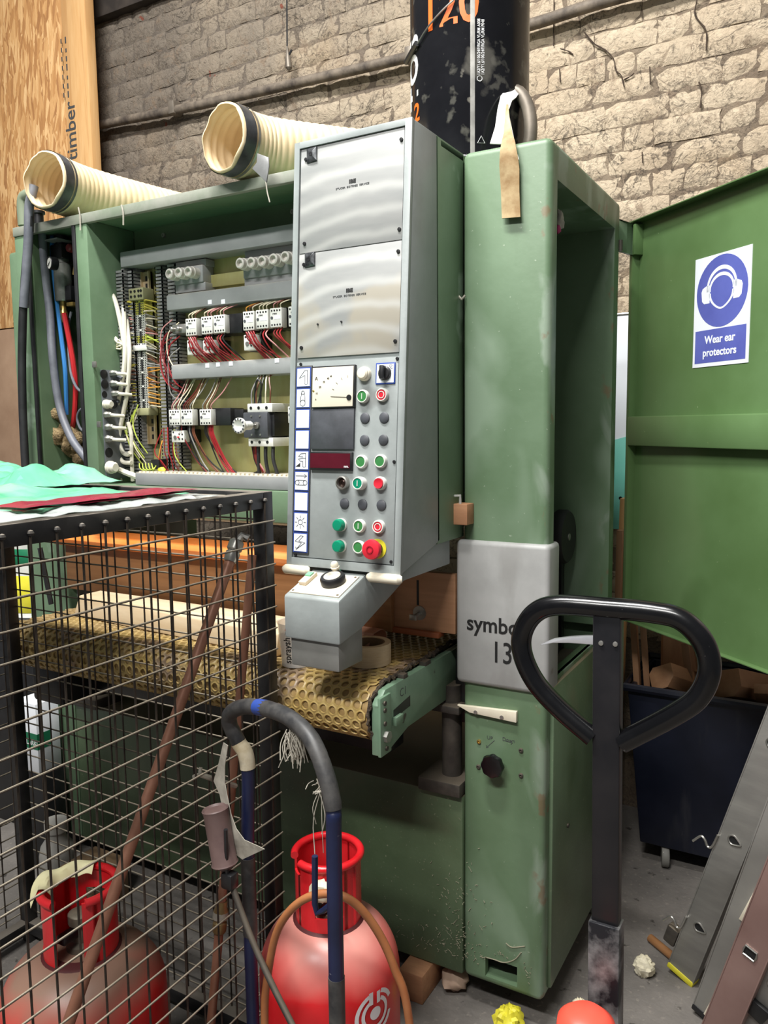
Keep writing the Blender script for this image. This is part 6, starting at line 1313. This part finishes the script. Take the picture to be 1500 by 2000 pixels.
l1, f = ladder('silver ladder with yellow foot cap and teardrop rung ends beside the dark bin', 1327, 1906, 1489, 1500, .10, .074, ALU, [(1365, 1811), (1437, 1644)], YELLOW)
for s0 in (.14, .42): MB().tube(spline([f(-.037, s0 + .04, .002), f(-.04, s0, .002), f(-.05, s0 - .008, .002), f(-.062, s0 + .004, .002), f(-.074, s0 + .006, .002), f(-.088, s0 - .022, .002)], 4), .0032, 6).build('guide_hook', STEEL, l1)
q = [f(a, s_, d) for s_ in (.06, .115) for a, d in ((-.075, -.03), (-.04, -.03), (-.04, 0), (-.075, 0))]; MB().hexa(q[:4], q[4:]).build('locking_catch', DSTEEL, l1, .006)
l2, f = ladder('pale silver ladder with black foot and white brackets between the other ladders', 1372, 1985, 1478, 1700, .07, .058, mat('pale_aluminium', (150, 148, 144), (170, 168, 162), scale=6, amt=.8, rough=.4, metal=.35), [(1600, 1400), (1680, 1200)], BLACKP)
for bx_, by_ in ((1388, 1950), (1470, 1770)):
    s0 = (pln(bx_, by_, f(0, 0, 0), (f(0, 0, 1) - f(0, 0, 0))) - f(0, 0, 0)).dot((f(0, 1, 0) - f(0, 0, 0))); MB().hexa([f(.002, s0 - .05, .001), f(.022, s0 - .05, .001), f(.022, s0 + .045, .001), f(.012, s0 + .05, .001)], [f(.002, s0 - .05, .008), f(.022, s0 - .05, .008), f(.022, s0 + .045, .008), f(.012, s0 + .05, .008)]).build('white_bracket', CREAMP, l2, .001)
l3, f = ladder('reddish anodised ladder with square rung ends near the picture corner', 1384, 2060, 1500, 1776, .08, .072, ALUR, [(1467, 1863), (1580, 1600)], BLACKP, square=True)
l4, f = ladder('grey ladder with black latch in the lower right picture corner', 1446, 2080, 1530, 1880, .07, .07, ALU, [(1512, 1925), (1600, 1700)], BLACKP)
o = pln(1482, 1962, f(0, 0, 0), (f(0, 0, 1) - f(0, 0, 0))); s0 = (o - f(0, 0, 0)).dot(f(0, 1, 0) - f(0, 0, 0)); MB().hexa([f(-.03, s0 - .03, .001), f(.01, s0 - .035, .001), f(.02, s0 + .012, .001), f(-.03, s0 + .012, .001)], [f(-.03, s0 - .03, .014), f(.01, s0 - .035, .014), f(.02, s0 + .012, .014), f(-.03, s0 + .012, .014)]).build('black_latch', BLACKP, l4, .004)

# ------------------------------------------------------------------ bin with timber offcuts
bn = thing('wheeled_bin', 'dark navy plastic bin full of timber offcuts below the open door', 'bin', (-.28, 2.82, 0))
f4 = lambda x0, x1, y0, y1, z: [Vector((x0, y0, z)), Vector((x1, y0, z)), Vector((x1, y1, z)), Vector((x0, y1, z))]
b = MB(); o0, o1 = f4(-.53, .03, 2.66, 2.98, .075), f4(-.575, .06, 2.625, 3.02, .62); i0, i1 = f4(-.515, .015, 2.675, 2.965, .095), f4(-.56, .045, 2.64, 3.005, .62)
b.v = [tuple(p) for p in o0 + o1 + i0 + i1]; b.f = [(3, 2, 1, 0)] + [(i, (i + 1) % 4, 4 + (i + 1) % 4, 4 + i) for i in range(4)] + [(4 + i, 4 + (i + 1) % 4, 12 + (i + 1) % 4, 12 + i) for i in range(4)] + [(8 + i, 12 + i, 12 + (i + 1) % 4, 8 + (i + 1) % 4) for i in range(4)] + [(8, 9, 10, 11)]
b.build('bin_tub', BIN, bn, .004)
MB().tube([(-.585, 2.618, .625), (.07, 2.618, .625), (.07, 3.02, .625), (-.585, 3.02, .625)], .014, 8, closed=True).build('bin_rim', BIN, bn)
for x in (-.45, -.05):
    for y in (2.68, 2.95): MB().lathe([(.012, -.012), (.034, -.012), (.037, -.008), (.037, .008), (.034, .012), (.012, .012)], (x, y, .037), (1, .25, 0), 18).build('castor_wheel', mat('grey_castor', (120, 118, 112), rough=.6), bn)
def offcut(label, a, c, w, h, tw=0, grp='timber offcuts in the bin', nm='timber_offcut', m=OFFCUT, chamfer=0):
    a = Vector(a); c = Vector(c); d = c - a; M_ = Matrix.Translation(a) @ d.to_track_quat('Z', 'Y').to_matrix().to_4x4() @ Matrix.Rotation(tw, 4, 'Z')
    pts = [(-w / 2, -h / 2, 0), (w / 2, -h / 2, 0), (w / 2, h / 2, 0), (-w / 2, h / 2, 0)]
    if chamfer: pts = [(-w / 2, -h / 2, 0), (w / 2 - chamfer, -h / 2, 0), (w / 2, -h / 2 + chamfer, 0), (w / 2, h / 2, 0), (-w / 2 + chamfer * .6, h / 2, 0), (-w / 2, h / 2 - chamfer * .6, 0)]
    return tag(MB().prism(pts, (0, 0, d.length)).build(nm, m, None, .0015, m=M_), label, 'timber', grp)
def bp_(x, y, Y): return px(x, y, Y=Y)
offcut('tall narrow timber strip leaning in the bin next to the handle shaft', (-.525, 2.72, .12), bp_(1238, 1215, 2.72), .028, .02)
offcut('second tall timber strip in the bin, tight beside the first', (-.485, 2.70, .12), bp_(1256, 1222, 2.70), .03, .02, .2)
offcut('wide brown board standing at the back of the bin', (-.43, 2.88, .12), (-.45, 2.92, .93), .16, .02, .1)
offcut('chunky faceted block of wood propped on the bin edge', (-.375, 2.90, .56), bp_(1292, 1322, 2.66), .085, .075, .5, chamfer=.03)
offcut('thin upright lath just right of the faceted block', (-.33, 2.76, .12), bp_(1338, 1255, 2.78), .03, .024, .3)
offcut('thin darker upright lath leaning behind the loop of the handle', (-.27, 2.80, .12), bp_(1362, 1262, 2.82), .04, .02, .1)
offcut('large beam offcut with octagonal end lying across the bin', (-.16, 2.98, .56), bp_(1415, 1335, 2.66), .105, .085, .35, chamfer=.028)
offcut('small pale stick at the ladder end of the bin', (-.14, 2.88, .45), bp_(1486, 1345, 2.68), .04, .035, .2)
sb = offcut('light wooden board with drilled holes seen in the gap behind the door', (-.65, 2.80, .0), bp_(1222, 972, 2.80), .085, .02, 0, nm='drilled_board', m=TIMBER)
for x, y, r in ((1212, 973, .006), (1218, 1016, .007)): q = px(x, y, Y=2.785); MB().cyl(q, q - Vector((0, .0015, 0)), r, 12).build('drilled_hole', BLACKP, sb)
offcut('brown lath standing in front of the drilled board in the door gap', (-.64, 2.73, .0), bp_(1212, 1035, 2.73), .032, .02, 0, nm='timber_lath')
pb = thing('poster_board', 'white and teal printed board against the wall behind the door gap', 'poster', (-.62, 3.03, 1.2))
MB().box(-.86, -.42, 3.018, 3.026, 1.10, 1.895).build('board', POST1, pb, .001)
MB().prism([(-.86, 3.016, 1.10), (-.42, 3.016, 1.10), (-.42, 3.016, 1.52), (-.86, 3.016, 1.40)], (0, .0015, 0)).build('teal_print', POST2, pb)
MB().tube([(-.86, 3.02, 1.895), (-.42, 3.02, 1.895)], .006, 8).build('top_bead', STEEL, pb)

# ------------------------------------------------------------------ clutter behind the cage at the left
q = px(20, 1222, Y=1.85)
tag(MB().box(-3.05, -2.475, 1.80, 2.25, 0, .80).build('dark_crate', BLACKP, None, .01), 'dark crate standing left of the machine behind the cage', 'crate')
tn = thing('paint_tin', 'white tin with green band and yellow label on the dark crate', 'tin', (-2.66, 1.98, .80))
MB().lathe([(0, 0), (.145, 0), (.148, .004), (.145, .01), (.145, .37), (.148, .376), (.145, .38), (0, .38)], (-2.66, 1.98, .80), (0, 0, 1), 40).build('tin_body', WHITEP, tn)
for z0, z1, m in ((.02, .16, YELLOW), (.20, .26, GREENPR)): MB().lathe([(.1455, z0), (.1462, z0 + .001), (.1462, z1), (.1455, z1 + .001)], (-2.66, 1.98, .80), (0, 0, 1), 40).build('tin_label', m, tn)
MB().tube([(-2.66 + .147 * math.cos(a), 1.98 - .02 + .0 * a - .147 * abs(math.sin(a)) * .3, 1.15 - .10 * math.sin(a)) for a in [math.pi * i / 14 for i in range(15)]], .003, 6).build('tin_handle', STEEL, tn)
a, c = px(44, 1372, Y=1.64), px(73, 1512, Y=1.64)
tag(MB().box(a.x - .06, c.x + .02, 1.645, 1.74, 0, c.z).build('black_tub', BLACKP, None, .008), 'black tub carrying the white carton behind the cage post', 'tub')
ct = thing('printed_carton', 'white carton with a green printed band behind the cage post', 'carton', (c.x - .05, 1.69, c.z))
MB().box(a.x - .05, c.x + .003, 1.645, 1.735, c.z + .0005, a.z).build('carton_box', PAPER, ct, .002)
g0, g1 = px(60, 1432, Y=1.644).z, px(60, 1462, Y=1.644).z; MB().box(a.x - .0505, c.x + .0035, 1.6445, 1.70, g1, g0).build('carton_band', GREENPR, ct)
textmb('LARKI', .022, lambda u, v, d: (a.x + .002 + u, 1.6443 - d, g1 + .014 + v), bold=.0003).build('carton_lettering', WHITEPR, ct)
q = px(112, 1660, Y=1.60); bt2 = thing('plastic_canister', 'dirty white plastic canister on the floor behind the cage', 'canister', (q.x, 1.6, 0))
MB().lathe([(0, 0), (.05, 0), (.056, .01), (.056, .12), (.05, .15), (.03, .18), (.03, .20), (.036, .20), (.036, .235), (0, .235)], (q.x, 1.60, 0), (0, 0, 1), 28).build('canister_body', mat('dirty_white_plastic', (150, 148, 142), (176, 172, 164), scale=9, rough=.5), bt2)
q = px(170, 1690, Y=1.58); tag(MB().box(q.x - .08, q.x + .07, 1.54, 1.68, 0, .13).build('cardboard_box', CARD, None, .003), 'small brown cardboard box on the floor under the feed table', 'box')
